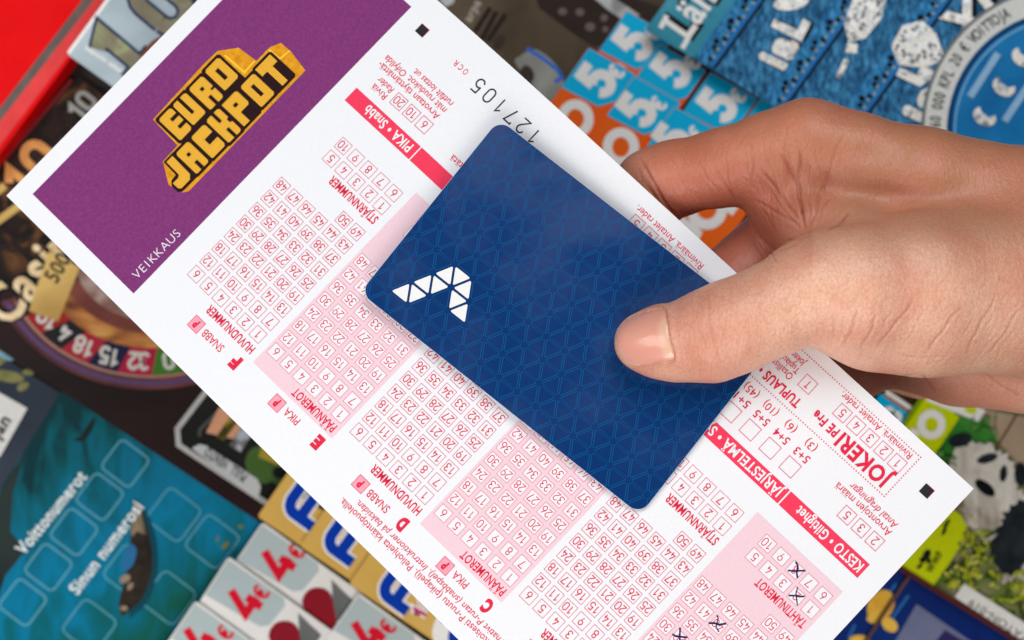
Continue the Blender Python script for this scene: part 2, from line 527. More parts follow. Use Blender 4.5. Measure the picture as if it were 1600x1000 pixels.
oct_.poly('ochre_patch', mat('ochre_print', (160, 138, 42), .5, .1), [(410, 694), (470, 720), (466, 740), (404, 714)])
oct_.ells('dark_spot', M_black, [(438, 738, 12, 10, 0)])
oct_.poly('label_strip', mat('label_strip_grey', (186, 188, 188), .45), [(300, 700), (312, 694), (322, 696), (402, 748), (408, 760), (404, 778), (394, 774)])
oct_.text('label_text', mat('label_ink', (64, 64, 64), .5), 'PULL  VENTO', 388, 742, 14, 145, width=76, off=.03)

# --- gold cards with a blue letter
GF = [((402, 807), 'gold scratch card with a blue letter, lying next to the black framed card', (474, 792)),
      ((468, 853), 'gold scratch card with a blue letter, middle one of the three gold cards', (536, 848)),
      ((545, 912), 'gold scratch card with a blue letter and a small pink number', (622, 924))]
M_fgold = ramp_mat('card_gold', [(.25, (170, 126, 50)), (.5, (214, 170, 84)), (.75, (236, 200, 122))], 22, stretch=(1, .5, 1), rot=R(33), rough=.32)
M_fblue = mat('letter_blue', (0, 56, 168), .35, .05)
for i, ((x, y), lab, (fx, fy)) in enumerate(GF):
    u, v = np.array((.83, .56)), np.array((.57, -.82))
    L0 = np.array((x, y))
    c = Card('scratch_card', lab, 'scratch card', [L0, L0 + u * 260, L0 + u * 260 + v * 230, L0 + v * 230], 5.6 + i * .9, M_fgold, 'gold cards with a blue letter')
    c.poly('dark_panel', ramp_mat('gold_card_brown', [(.35, (38, 26, 20)), (.7, (96, 66, 40))], 60), [tuple(L0 + v * 62 + u * 30), tuple(L0 + v * 74 + u * 240), tuple(L0 + v * 222 + u * 240), tuple(L0 + v * 222 + u * 10)])
    c.digits('letter_outline', M_white, 'F', fx + 4, fy + 2, 52, 24, 54, squeeze=1.2)
    c.digits('letter', M_fblue, 'F', fx + 4, fy + 2, 52, 17.5, 54, squeeze=1.2)
    if i == 2:
        c.digits('pink_number_outline', M_white, '10', 662, 948, 20, 13, 60, gap=.5)
        c.digits('pink_number', mat('number_pink', (206, 40, 110), .4), '10', 662, 948, 20, 6, 60, gap=.5)
        c.ells('white_disc', M_white, [(712, 982, 40, 34, 50)])
        c.ells('blue_disc', M_fblue, [(728, 992, 30, 26, 50)])
        c.ells('red_spot', mat('spot_red', (170, 60, 40), .4), [(696, 966, 9, 7, 40)])

# --- 4 euro cards
C4 = [((408, 819), (369, 876), 'white 4€ scratch card next to the first gold card, topmost of its row', (434, 879), (463, 862), [(498, 948)], 3.2),
      ((355, 873), (308, 946), 'white 4€ scratch card, middle one of the three in the left row', (382, 940), (408, 925), [(446, 1000)], 4.0),
      ((303, 942), (250, 1020), 'white 4€ scratch card at the lower end of the left row, cut by the frame', (312, 1000), (352, 988), [], 4.8),
      ((558, 930), (500, 1012), 'white 4€ scratch card below the gold card with the pink number', (574, 990), (606, 979), [], 4.4)]
M_4body = ramp_mat('card_4_body', [(.3, (226, 222, 218)), (.7, (242, 240, 236))], 20, rough=.4)
M_4pan = mat('card_4_panel', (176, 190, 190), .4, .05, 60)
M_cherry = mat('cherry_red', (140, 20, 36), .4, .1)
for (x0, y0), (x1, y1), lab, p4, pe, ch, z in C4:
    A, B = np.array((x0, y0), float), np.array((x1, y1), float)
    v = (B - A) / np.linalg.norm(B - A)
    u = np.array((.82, .57))
    c = Card('scratch_card', lab, 'scratch card', [A - v * 4, A + u * 250, A + u * 250 + v * 230, A + v * 230], z, M_4body, 'white cards with a red 4 euro price')
    c.poly('price_panel', M_4pan, [tuple(A + u * 2), tuple(A + u * 108), tuple(A + u * 116 + v * 8), tuple(A + u * 112 + v * 48), tuple(A + u * 100 + v * 58), tuple(A + u * 2 + v * 66)])
    c.digits('price', M_red, '4', p4[0], p4[1], 54, 13, 56)
    c.digits('price_euro', M_red, '€', pe[0], pe[1], 25, 5, 56)
    for cx, cy in ch:
        c.poly('cherry', M_cherry, soft([(cx - 26, cy - 4), (cx - 18, cy - 24), (cx, cy - 30), (cx + 17, cy - 22), (cx + 25, cy), (cx + 28, cy + 30), (cx + 20, cy + 36), (cx - 10, cy + 20)]))
        c.poly('leaf', mat('leaf_grey', (104, 106, 104), .4, .2, 60), [(cx + 20, cy - 42), (cx + 40, cy - 22), (cx + 56, cy - 8), (cx + 40, cy + 18), (cx + 28, cy + 22), (cx + 22, cy - 10)])

# --- sepia card
sep = Card('scratch_card', 'brown sepia scratch card with a blue line behind the white form', 'scratch card',
           [(640, -60), (700, -160), (1100, 20), (930, 260), (830, 240)], 1.0, ramp_mat('sepia_print', [(.25, (62, 52, 42)), (.5, (92, 78, 62)), (.75, (118, 102, 84))], 26, dist=1.2, rough=.45))
sep.poly('dark_band', mat('sepia_dark', (52, 40, 34), .45, .2, 90), [(820, -60), (1060, 20), (930, 74), (900, 56), (842, 12)])
sep.ells('pale_dot', mat('sepia_dot', (112, 100, 90), .45), [(879, 18, 7, 6, 0), (906, 19, 7, 6, 0), (922, 42, 8, 7, 0), (944, 28, 6, 6, 0), (946, 46, 5, 5, 0)])
sep.strokes('dark_streak', mat('sepia_streak', (46, 36, 30), .45), [[(776, 18), (752, 62)], [(766, 12), (742, 50)], [(790, 22), (762, 64)]], 8)
sep.text('pale_lettering', mat('sepia_pale', (186, 176, 164), .45), 'arpa', 735, 36, 13, 62, off=.03)
sep.poly('pale_block', ramp_mat('sepia_grey', [(.3, (112, 114, 106)), (.7, (168, 170, 162))], 60), soft([(812, 88), (840, 78), (876, 112), (880, 150), (860, 170), (838, 140), (806, 100)]))
sep.ells('dark_figure', mat('sepia_figure', (66, 54, 46), .45), [(824, 116, 10, 14, 20), (780, 66, 8, 12, -30)])
sep.strokes('blue_line', mat('sepia_blue', (56, 116, 214), .4), [[(823, 76), (850, 92), (872, 110), (878, 122), (866, 128)]], 6)
sep.poly('pale_corner', ramp_mat('sepia_corner', [(.4, (150, 150, 148)), (.6, (200, 202, 200))], 120), [(914, -14), (934, -20), (1000, 24), (976, 34), (950, 16)])
sep.poly('pale_corner', MATS['sepia_corner'], [(680, -10), (716, -16), (708, 6), (696, 12)])

# --- orange 5 euro cards
M_or = ramp_mat('card_orange', [(.3, (244, 98, 20)), (.7, (250, 112, 32))], 24, rough=.4)
M_cy = mat('card_cyan', (0, 186, 236), .4, .04, 60)
O5 = [((979, 16), 'orange 5€ scratch card with cyan price panel, topmost beside the brown card', 2.0, (990, 66), (1020, 52)),
      ((1030, 68), 'orange 5€ scratch card just under the corner of the teal card', 2.6, (1050, 109), (1081, 98)),
      ((1110, 112), 'orange 5€ scratch card touching the raised knuckle of the hand, below the denim cards', 3.2, (1122, 163), (1153, 150)),
      ((1187, 154), 'orange 5€ scratch card almost covered by the hand and the denim cards', 3.8, (1210, 210), (1236, 196)),
      ((920, 74), 'orange 5€ scratch card with a white ring, closest to the brown card and white form', 4.4, (933, 124), (963, 112)),
      ((991, 118), 'orange 5€ scratch card with a white ring, between white form and index finger', 5.0, (996, 170), (1029, 162)),
      ((1054, 166), 'orange 5€ scratch card half covered by the index finger', 5.6, (1052, 218), (1088, 208))]
for (x, y), lab, z, p5, pe in O5:
    A = np.array((x, y), float)
    u, v = np.array((70., 40.)), np.array((-42., 61.))
    c = Card('scratch_card', lab, 'scratch card', [A, A + u * 1.06, A + u * 1.06 + v * 4.2, A + v * 4.2], z, M_or, 'orange cards with a 5 euro price', rad=3)
    c.poly('price_panel', M_cy, [tuple(A + u * .01 + v * .01), tuple(A + u * 1.05 + v * .01), tuple(A + u * 1.04 + v * .70), tuple(A + u * .8 + v * .99), tuple(A + u * .0 + v * 1.02)])
    c.digits('price', M_white, '5', p5[0], p5[1], 50, 15.5, 54, squeeze=.98)
    c.digits('price_euro', M_white, '€', pe[0], pe[1], 24, 5.5, 54)
    rx, ry = x - 21, y + 112
    c.strokes('white_ring', M_white, [ring_pts(rx, ry, 21, 23)], 15, True)
    c.digits('white_numeral', M_white, '1', rx - 40, ry + 52, 52, 16, 54)
    if x == 1187:
        c.strokes('white_ring', M_white, [ring_pts(1104, 326, 24, 25)], 16, True)
        c.poly('white_bar', M_white, [(1046, 344), (1062, 334), (1098, 362), (1084, 392)])

# --- western and denim cards
def denim(name, dark, light):
    return ramp_mat(name, [(.3, dark), (.5, tuple((a + b) / 2 for a, b in zip(dark, light))), (.72, light)], 900, stretch=(1, .45, 1), rot=R(50), detail=8, dist=.2, rough=.5)
M_dn = denim('denim_print', (10, 56, 94), (84, 164, 214))
M_dl = denim('denim_light_print', (16, 84, 138), (84, 172, 224))
M_holo = ramp_mat('silver_foil', [(.1, (136, 140, 144)), (.3, (214, 214, 212)), (.5, (250, 248, 244)), (.75, (240, 226, 206)), (.92, (210, 232, 238))], 700, kind='cells', rough=.25, metal=.1, bump=.6, spec=.5)
M_stitch = mat('stitch_dark', (16, 22, 30), .5)
M_thread = mat('stitch_thread', (176, 180, 172), .5)
M_seam = mat('seam_blue', (36, 120, 190), .45, .1, 200)
J0 = np.array((1008., 46.))
ju, jv = np.array((.857, .515)), np.array((.588, -.809))
def jeans(A, w, z, lab, m, seam=True):
    c = Card('scratch_card', lab, 'scratch card', [A, A + ju * w, A + ju * w + jv * 330, A + jv * 330], z, m, 'blue denim pattern cards', thick=.5, rad=4)
    if seam:
        s0 = A + ju * 30
        c.poly('seam_band', M_dl, [tuple(A + jv * 6), tuple(s0 + jv * 4), tuple(s0 + jv * 326), tuple(A + jv * 326)])
        c.strokes('seam_shadow', M_stitch, [[tuple(s0 + ju * 5 + jv * 3), tuple(s0 + ju * 5 + jv * 326)]], 6)
        c.strokes('seam_edge', M_seam, [[tuple(s0 + jv * 3), tuple(s0 + jv * 326)]], 6)
        c.ells('denim_tuft', M_dl, [(*(s0 - ju * (15 + 3 * (k % 2)) + jv * (8 + 9.5 * k)), 6, 5, 40) for k in range(32)])
        c.ells('stitch', M_stitch, [(*(s0 - ju * (9 + 4 * ((k * 7) % 3)) + jv * (12 + 13 * k + 3 * ((k * 5) % 3))), 3 + (k % 3), 4.5 + (k % 2), 20 + 17 * (k % 4)) for k in range(24)])
        c.ells('stitch_thread', M_thread, [(*(s0 - ju * (5 + 3 * (k % 2)) + jv * (18 + 13 * k)), 2.0, 2.6, 50) for k in range(24)])
    return c
lan = jeans(J0, 300, 6.6, 'teal scratch card with white western lettering at the top edge', ramp_mat('western_teal', [(.3, (40, 132, 158)), (.7, (84, 168, 188))], 30, rough=.45), seam=False)
lan.text('lettering_outline', M_black, 'Lännen', 1077, 62, 48, 55, off=.09, squeeze=.8)
lan.text('lettering', M_white, 'Lännen', 1075, 62, 46, 55, off=.025, squeeze=.82)
lan.strokes('lettering_serif', M_white, [[(1080, 50), (1066, 76)], [(1042, 24), (1032, 44)]], 8)
j1 = jeans(np.array((1084., 91.)), 300, 7.4, 'denim blue scratch card next to the teal western card', M_dn)
j1.text('foil_lettering_shadow', M_stitch, 'iaL', 1229, 115, 47, 64, off=.06, squeeze=.95)
j1.text('foil_lettering', M_holo, 'iaL', 1225, 112, 46, 64, off=.055, squeeze=.95)
j1.ells('foil_patch', M_holo, [(1236, 4, 28, 12, 10)])
j2 = jeans(np.array((1192., 156.)), 300, 8.2, 'denim blue scratch card with a silver foil gem, third of the overlapping cards', M_dn)
j2.poly('foil_gem', M_holo, [(1318, 36), (1334, -6), (1352, -22), (1384, 0), (1376, 30), (1352, 60), (1326, 66)])
j2.poly('foil_lettering', M_holo, [(1324, 66), (1340, 70), (1338, 84), (1320, 82)], [(1318, 92), (1328, 94), (1312, 124), (1306, 120)])
j3 = jeans(np.array((1288., 212.)), 420, 9.0, 'denim blue scratch card with a round window and silver foil lettering', M_dn)
M_spark = mat('foil_sparkle', (255, 252, 246), .2, .02, spec=.6)
M_fdark = mat('foil_dark', (112, 116, 120), .3, .3, 900)
def sparkle(c, pts, n, seed):
    r_ = random.Random(seed)
    xs, ys = [p[0] for p in pts], [p[1] for p in pts]
    for mm, k_ in ((M_fdark, n), (M_spark, n)):
        it = []
        while len(it) < k_:
            x, y = r_.uniform(min(xs), max(xs)), r_.uniform(min(ys), max(ys))
            ins = False
            for i in range(len(pts)):
                (xa, ya), (xb, yb) = pts[i], pts[(i + 1) % len(pts)]
                if (ya > y) != (yb > y) and x < (xb - xa) * (y - ya) / (yb - ya) + xa:
                    ins = not ins
            if ins:
                it.append((x, y, r_.uniform(2, 5.5), r_.uniform(1.6, 3), r_.uniform(0, 180)))
        c.ells('foil_sparkle', mm, it)['kind'] = 'stuff'
sparkle(j2, [(1322, 36), (1336, -6), (1352, -20), (1380, 0), (1372, 30), (1350, 56), (1328, 62)], 26, 3)
j3.poly('foil_gem', M_holo, [(1392, 72), (1410, 40), (1440, 32), (1462, 52), (1476, 92), (1446, 106), (1404, 102)])
sparkle(j3, [(1396, 72), (1412, 44), (1438, 36), (1458, 54), (1470, 90), (1444, 102), (1406, 98)], 34, 4)
j3.text('foil_lettering_shadow', M_stitch, 'iaL', 1457, 203, 51, 64, off=.06, squeeze=1.05)
j3.text('foil_lettering', M_holo, 'iaL', 1452, 200, 50, 64, off=.06, squeeze=1.05)
j3.text('foil_lettering_shadow', M_stitch, 'XUr', 1504, 80, 55, 38, off=.07, squeeze=.95)
j3.text('foil_lettering', M_holo, 'XUr', 1500, 76, 54, 38, off=.05, squeeze=.95)
j3.strokes('foil_lettering', M_holo, [[(1402, 112), (1436, 128), (1456, 112)]], 14)
def ringarc(cx, cy, r0, r1, a0, a1, n=24):
    A = [a0 + (a1 - a0) * i / n for i in range(n + 1)]
    return [(cx + r1 * math.cos(R(a)), cy - r1 * math.sin(R(a))) for a in A] + [(cx + r0 * math.cos(R(a)), cy - r0 * math.sin(R(a))) for a in A[::-1]]
RCX, RCY, RO = 1668, 206, 228
j3.poly('round_window', ramp_mat('window_blue', [(.3, (10, 92, 156)), (.7, (34, 144, 206))], 30, rough=.35), ring_pts(RCX, RCY, RO - 34, RO - 34, 48))
j3.poly('prize_band', mat('prize_band_grey', (224, 224, 218), .45), ringarc(RCX, RCY, RO - 38, RO, 60, 220, 40))
j3.poly('window_ring', mat('window_ring_dark', (10, 62, 112), .4), ringarc(RCX, RCY, RO - 46, RO - 39, 60, 220, 40))
j3.poly('window_ring', mat('window_ring_light', (120, 180, 220), .4), ringarc(RCX, RCY, RO - 52, RO - 49, 60, 220, 40))
j3.poly('band_edge', mat('band_edge_grey', (120, 122, 122), .4), ringarc(RCX, RCY, RO - 3, RO + 2, 60, 220, 40))
def arc_text(c, s, r, a0, a1, cap, material):
    def fn(mb, h):
        n = len(s)
        for i, ch in enumerate(s):
            if ch == ' ':
                continue
            a = a0 + (a1 - a0) * i / (n - 1)
            mb.text(ch, *c.m(RCX + r * math.cos(R(a)), RCY - r * math.sin(R(a))), cap * c.k, h, None, R(a - 90), .01, 0, 'c', .62)
    return c.part('prize_lettering', material, fn)
arc_text(j3, '60 000 KPL 20 € VOITTOJA', RO - 28, 177, 118, 17, mat('prize_ink', (58, 60, 56), .5))
j3.strokes('pale_bar', mat('window_pale', (150, 190, 222), .4), [[(1514, 152), (1558, 84)], [(1568, 190), (1612, 124)]], 11)
j3.digits('foil_euro', M_holo, '€', 1536, 184, 30, 10, 60)
j3.digits('foil_euro', M_holo, '€', 1566, 138, 30, 10, 60)
j3.digits('foil_euro', M_holo, '€', 1596, 92, 30, 10, 60)

# --- panda card
pan = Card('scratch_card', 'nature scratch card with a panda picture and lime green panels', 'scratch card',
           [(1466, 588), (1800, 720), (1800, 1134), (1300, 824)], 2.4, ramp_mat('panda_meadow', [(.25, (52, 72, 30)), (.42, (88, 112, 44)), (.55, (132, 128, 92)), (.75, (164, 152, 124))], 34, dist=1.6, rough=.42))
pan.poly('grass', ramp_mat('panda_grass', [(.3, (30, 96, 34)), (.7, (74, 156, 60))], 90), [(1490, 650), (1560, 660), (1556, 690), (1500, 712), (1462, 728), (1452, 700)])
pan.poly('path', ramp_mat('panda_path', [(.3, (150, 126, 100)), (.7, (196, 174, 148))], 60), [(1532, 640), (1650, 660), (1650, 760), (1596, 730), (1560, 690)])
pan.poly('price_panel', mat('lime_print', (206, 222, 0), .4, .04), [(1451, 612), (1499, 652), (1459, 712), (1380, 690), (1412, 668)])
pan.poly('edge_stripe', mat('lime_dark', (128, 160, 10), .4), [(1444, 610), (1452, 612), (1414, 668), (1408, 664)])
pan.poly('white_block', M_white, [(1455, 609), (1540, 641), (1528, 659), (1447, 626)])
pan.strokes('price_numeral', M_white, [ring_pts(1455, 663, 16, 17)], 12, True)
pan.ells('lime_spot', MATS['lime_print'], [(1516, 640, 10, 6, -20), (1480, 614, 8, 4, -20)])
pan.ells('white_spot', M_white, [(1428, 676, 6, 8, 40), (1446, 700, 4, 3, 0)])
M_pw = ramp_mat('panda_white', [(.25, (136, 126, 108)), (.45, (196, 188, 174)), (.7, (230, 226, 216))], 170, dist=1, stretch=(1, .5, 1), rot=R(30), grad=(9, 7, .06))
M_pb = ramp_mat('panda_black', [(.3, (20, 24, 28)), (.7, (48, 54, 60))], 130)
def furry(x, y, rx, ry, a, j=.06, n=70, seed=1):
    r_ = random.Random(seed)
    o = []
    for i in range(n):
        t = 2 * math.pi * i / n
        k = 1 + r_.gauss(0, j)
        p, q = rx * k * math.cos(t), ry * k * math.sin(t)
        o.append((x + p * math.cos(R(a)) - q * math.sin(R(a)), y - p * math.sin(R(a)) - q * math.cos(R(a))))
    return o
def fur(name, m, items):
    pan.poly(name, m, *[furry(*it, seed=i) for i, it in enumerate(items)])
fur('panda_body', M_pw, [(1560, 800, 62, 50, -50), (1600, 880, 40, 50, 10)])
fur('panda_back', M_pb, [(1600, 830, 58, 40, 60), (1572, 868, 22, 34, 30)])
fur('panda_head', M_pw, [(1536, 742, 60, 46, -38)])
fur('panda_ear', M_pb, [(1500, 688, 19, 10, 12), (1594, 742, 10, 18, 0)])
fur('panda_eye_patch', M_pb, [(1542, 716, 17, 7, 16), (1567, 740, 6, 13, -8)])
fur('panda_muzzle', M_pw, [(1540, 758, 26, 18, -40)])
pan.ells('panda_nose', mat('panda_nose', (18, 22, 26), .3), [(1538, 762, 19, 9, -38)])
pan.poly('lime_label', mat('lime_label', (196, 208, 10), .4, .06), [(1490, 796), (1502, 806), (1510, 822), (1504, 846), (1474, 892), (1456, 916), (1400, 884), (1440, 830)])
pan.ells('emblem', M_black, [(1447, 866, 9, 6, 60), (1441, 874, 6, 5, 20), (1450, 876, 5, 3, 60), (1436, 884, 6, 3, 40), (1478, 818, 9, 3, 55), (1474, 830, 7, 3, 60)])
pan.text('emblem_lettering', M_black, 'WWF', 1454, 896, 11, 58, width=36, off=.03)
M_fol = ramp_mat('panda_foliage', [(.3, (96, 116, 20)), (.6, (168, 172, 34)), (.8, (190, 190, 80))], 200, dist=2)
r_ = random.Random(11)
def leaves(name, boxes, n, m, s0, s1):
    it = []
    for _ in range(n):
        x0, y0, x1, y1 = boxes[_ % len(boxes)]
        it.append((r_.uniform(x0, x1), r_.uniform(y0, y1), r_.uniform(s0, s1), r_.uniform(s0 * .35, s1 * .4), r_.uniform(0, 180)))
    pan.ells(name, m, it)['kind'] = 'stuff'
BOX = [(1500, 830, 1550, 880), (1476, 880, 1530, 920), (1545, 890, 1600, 940), (1580, 905, 1640, 960)]
leaves('dark_foliage', BOX, 60, ramp_mat('panda_dark_leaf', [(.3, (30, 48, 18)), (.7, (72, 92, 40))], 300), 4, 10)
leaves('foliage', BOX, 90, M_fol, 3, 9)
leaves('pale_foliage', BOX + [(1500, 800, 1530, 850)], 40, mat('panda_pale_leaf', (196, 196, 92), .4, .2), 2, 6)
leaves('grass_blade', [(1510, 652, 1556, 680), (1462, 706, 1490, 730)], 50, ramp_mat('panda_blade', [(.3, (20, 70, 24)), (.7, (110, 176, 84))], 300), 2, 7)
pan.poly('serial_label', mat('serial_white', (222, 220, 214), .5), [(1490, 932), (1505, 911), (1700, 1037), (1686, 1058)])
pan.text('serial_lettering', mat('serial_ink', (44, 44, 44), .5), 'MITATON-019', 1624, 1004, 12, 147, width=128, off=.0)
pan.strokes('maroon_edge', mat('panda_edge', (82, 36, 28), .5), [[(1396, 881), (1620, 1020)]], 8)

# --- navy card
nav = Card('scratch_card', 'navy blue scratch card with yellow blobs and a grey screen panel', 'scratch card',
           [(1360, 862), (1640, 1036), (1560, 1160), (1240, 1000)], 1.4, ramp_mat('navy_print', [(.3, (8, 24, 84)), (.7, (22, 56, 134))], 26, stretch=(1, .3, 1), rot=R(58), rough=.38))
nav.strokes('pale_streak', mat('navy_streak', (44, 110, 170), .4), [[(1420, 930), (1394, 966)], [(1400, 912), (1388, 928)], [(1336, 976), (1326, 996)]], 4)
nav.poly('screen_panel', mat('screen_grey', (110, 116, 146), .45, .08, 200), [(1432, 944), (1520, 1004), (1486, 1060), (1396, 1006)])
nav.poly('screen_corner', mat('screen_violet', (50, 40, 92), .45), [(1476, 984), (1520, 1010), (1500, 1050), (1456, 1010)])
nav.ells('yellow_blob', ramp_mat('navy_yellow', [(.3, (206, 140, 30)), (.7, (242, 200, 84))], 120), [(1376, 946, 20, 26, -30), (1390, 976, 14, 10, -40), (1342, 1000, 16, 8, 0), (1366, 966, 12, 8, 0)])

# --- small bits seen between hand and form
cyc = Card('scratch_card', 'small cyan scratch card corner peeking out between form and panda card', 'scratch card',
           [(1396, 596), (1450, 632), (1400, 706), (1340, 660)], 1.6, ramp_mat('cyan_card_dark', [(.3, (44, 34, 26)), (.7, (112, 80, 36))], 60))
cyc.poly('price_panel', M_cy, [(1376, 615), (1422, 643), (1410, 672), (1360, 636)])
cyc.strokes('white_edge', M_white, [[(1384, 612), (1426, 640)]], 7)
cyc.strokes('orange_edge', mat('edge_orange', (196, 98, 60), .4), [[(1380, 617), (1422, 645)]], 3)
cyc.digits('price', M_white, '3', 1394, 648, 26, 7, 54)
und = Card('scratch_card', 'pale yellow scratch card under the hand, glimpsed beside the dotted form edge', 'scratch card',
           [(1250, 520), (1330, 500), (1330, 590), (1262, 600)], 1.0, ramp_mat('amber_print', [(.4, (226, 170, 70)), (.6, (236, 226, 210))], 160))

# --- cord lying over the cards
def tube(name, pts, r, material, seg=10):
    P = [np.array(p, float) for p in pts]
    mb = MB()
    vs = []
    for i, p in enumerate(P):
        t = P[min(i + 1, len(P) - 1)] - P[max(i - 1, 0)]
        t /= np.linalg.norm(t)
        a = np.cross(t, (0, 0, 1))
        a /= np.linalg.norm(a)
        b = np.cross(a, t)
        for k in range(seg):
            w = 2 * math.pi * k / seg
            vs.append(tuple(p + (a * math.cos(w) + b * math.sin(w)) * r))
    fs = [(i * seg + k, i * seg + (k + 1) % seg, (i + 1) * seg + (k + 1) % seg, (i + 1) * seg + k) for i in range(len(P) - 1) for k in range(seg)]
    fs += [tuple(range(seg))[::-1], tuple((len(P) - 1) * seg + k for k in range(seg))]
    mb.add(vs, fs)
    return mb.build(name, material, origin=P[0], smooth=True)
cp = [at(1640 - 300 * t + 5 * math.sin(t * 5), 560 + 470 * t, 3.2) for t in [i / 30 for i in range(31)]]
tag(tube('cord', cp, .55, mat('cord_brown', (104, 74, 62), .6, .2, 3000)), 'thin brown cord running across the panda card and the navy card', 'cord')  # thin tube for a brown line taken as a display edge

# ------------------------------------------------------------------ the betting slip
SC = 1.0018
SW, SH = 221.08, 109.2

def frame_matrix(a, b, c):
    """pose from reading direction a, downward direction b and origin c, given in camera axes (mm)"""
    ex = Vector((a[0], -a[1], -a[2])).normalized()
    ey = -Vector((b[0], -b[1], -b[2])).normalized()
    sh = ex.dot(ey) / 2
    ex, ey = (ex - ey * sh).normalized(), (ey - ex * sh)
    ey = (ey - ex * ey.dot(ex)).normalized()
    ez = ex.cross(ey)
    m = Matrix.Identity(4)
    for i in range(3):
        m[i][0], m[i][1], m[i][2] = ex[i], ey[i], ez[i]
    m[0][3], m[1][3], m[2][3] = c[0] * .001, -c[1] * .001, (CAM_H - c[2]) * .001
    return m

SLIP_M = frame_matrix((-0.71739, -0.68121, 0.14590), (0.68423, -0.72738, 0.05257), (32.7776 * SC + .3, 119.0648 * SC - .55, 394.6135 * SC))

def slip_warp(p):
    x, y, h = p
    w = 2.6 * math.exp(-((x - 142) / 46) ** 2) - 1.6 * max(0, (70 - x) / 70) ** 2 * max(0, 1 + y / SH) - 0.2 * math.sin(2.3 * x / SW * math.pi + 1.0) * (1 + y / SH)
    return (x * SC, y * SC, w + h)

M_paper = mat('paper_white', (236, 236, 239), .62, .015, 1400, bump=.12, bscale=3500)
M_inkred = mat('ink_red', (226, 42, 74), .6, .12, 3000)
M_line = mat('ink_line_red', (230, 104, 128), .6, .12, 3000)
M_bar = mat('ink_bar_red', (240, 62, 92), .6, .06, 2200, detail=5)
M_pink = mat('ink_pink', (238, 204, 213), .62, .03, 2400)
M_pinkp = mat('ink_pink_box', (248, 164, 180), .62, .05, 2400)
M_purple = mat('ink_purple', (126, 54, 114), .55, .15, 1500, detail=6, bump=.1)
M_inkblack = mat('ink_black', (40, 42, 48), .55, .15, 3000)
M_pen = mat('pen_ink', (34, 22, 84), .45, .2, 3000)

mb = MB()
nx, ny = 44, 22
top = [(SW * i / nx, -SH * j / ny, 0.0) for j in range(ny + 1) for i in range(nx + 1)]
bot = [(x, y, -0.14) for x, y, _ in top]
nt_ = len(top)
idx = lambda i, j: j * (nx + 1) + i
fs = [(idx(i, j), idx(i, j + 1), idx(i + 1, j + 1), idx(i + 1, j)) for j in range(ny) for i in range(nx)]
fb = [tuple(nt_ + k for k in f[::-1]) for f in fs]
rim = [idx(i, 0) for i in range(nx)] + [idx(nx, j) for j in range(ny)] + [idx(i, ny) for i in range(nx, 0, -1)] + [idx(0, j) for j in range(ny, 0, -1)]
fr = [(rim[k], rim[(k + 1) % len(rim)], nt_ + rim[(k + 1) % len(rim)], nt_ + rim[k]) for k in range(len(rim))]
mb.add(top + bot, fs + fb + fr)
slip = mb.build('betting_slip', M_paper, warp=slip_warp)
slip.matrix_world = SLIP_M
tag(slip, 'white lottery form with pink number grids and a purple header, held in the hand', 'betting slip')

class Print(MB):
    """print on the slip in form coordinates: x to the right, y down"""
    def __init__(self, each=False):
        super().__init__()
        self.more = []
        self.each = each

    def R(self, x0, y0, x1, y1, h=.05):
        self.rect(x0, -y1, x1, -y0, h)

    def box(self, x, y, s=3.4, w=.15, h=.09, s2=None):
        s2 = s if s2 is None else s2
        if self.each and self.v:
            self.more.append(Print())
            return self.more[-1].box(x, y, s, w, h, s2)
        self.frame(x - s / 2, -y - s2 / 2, x + s / 2, -y + s2 / 2, w, h)

    def num(self, s, x, y, cap=1.95, w=.22, h=.09):
        if self.each and self.v:
            self.more.append(Print())
            return self.more[-1].num(s, x, y, cap, w, h)
        self.digits(s, x, -y, cap, w, h, gap=.2 if len(s) > 1 else .16, squeeze=.92)

    def T(self, s, x0, x1, yc, cap, off=0.0, shear=0.0, h=.09):
        if self.v:
            self.more.append(Print())
            return self.more[-1].T(s, x0, x1, yc, cap, off, shear, h)
        self.text(s, x0, -yc - cap / 2, cap, h, width=(x1 - x0) if x1 is not None else None, off=off, shear=shear)

    def done(self, name, material, parent=None):
        for p in self.more:
            p.done(name, material, parent)
        return self.build(name, material, parent=parent or slip, warp=slip_warp)

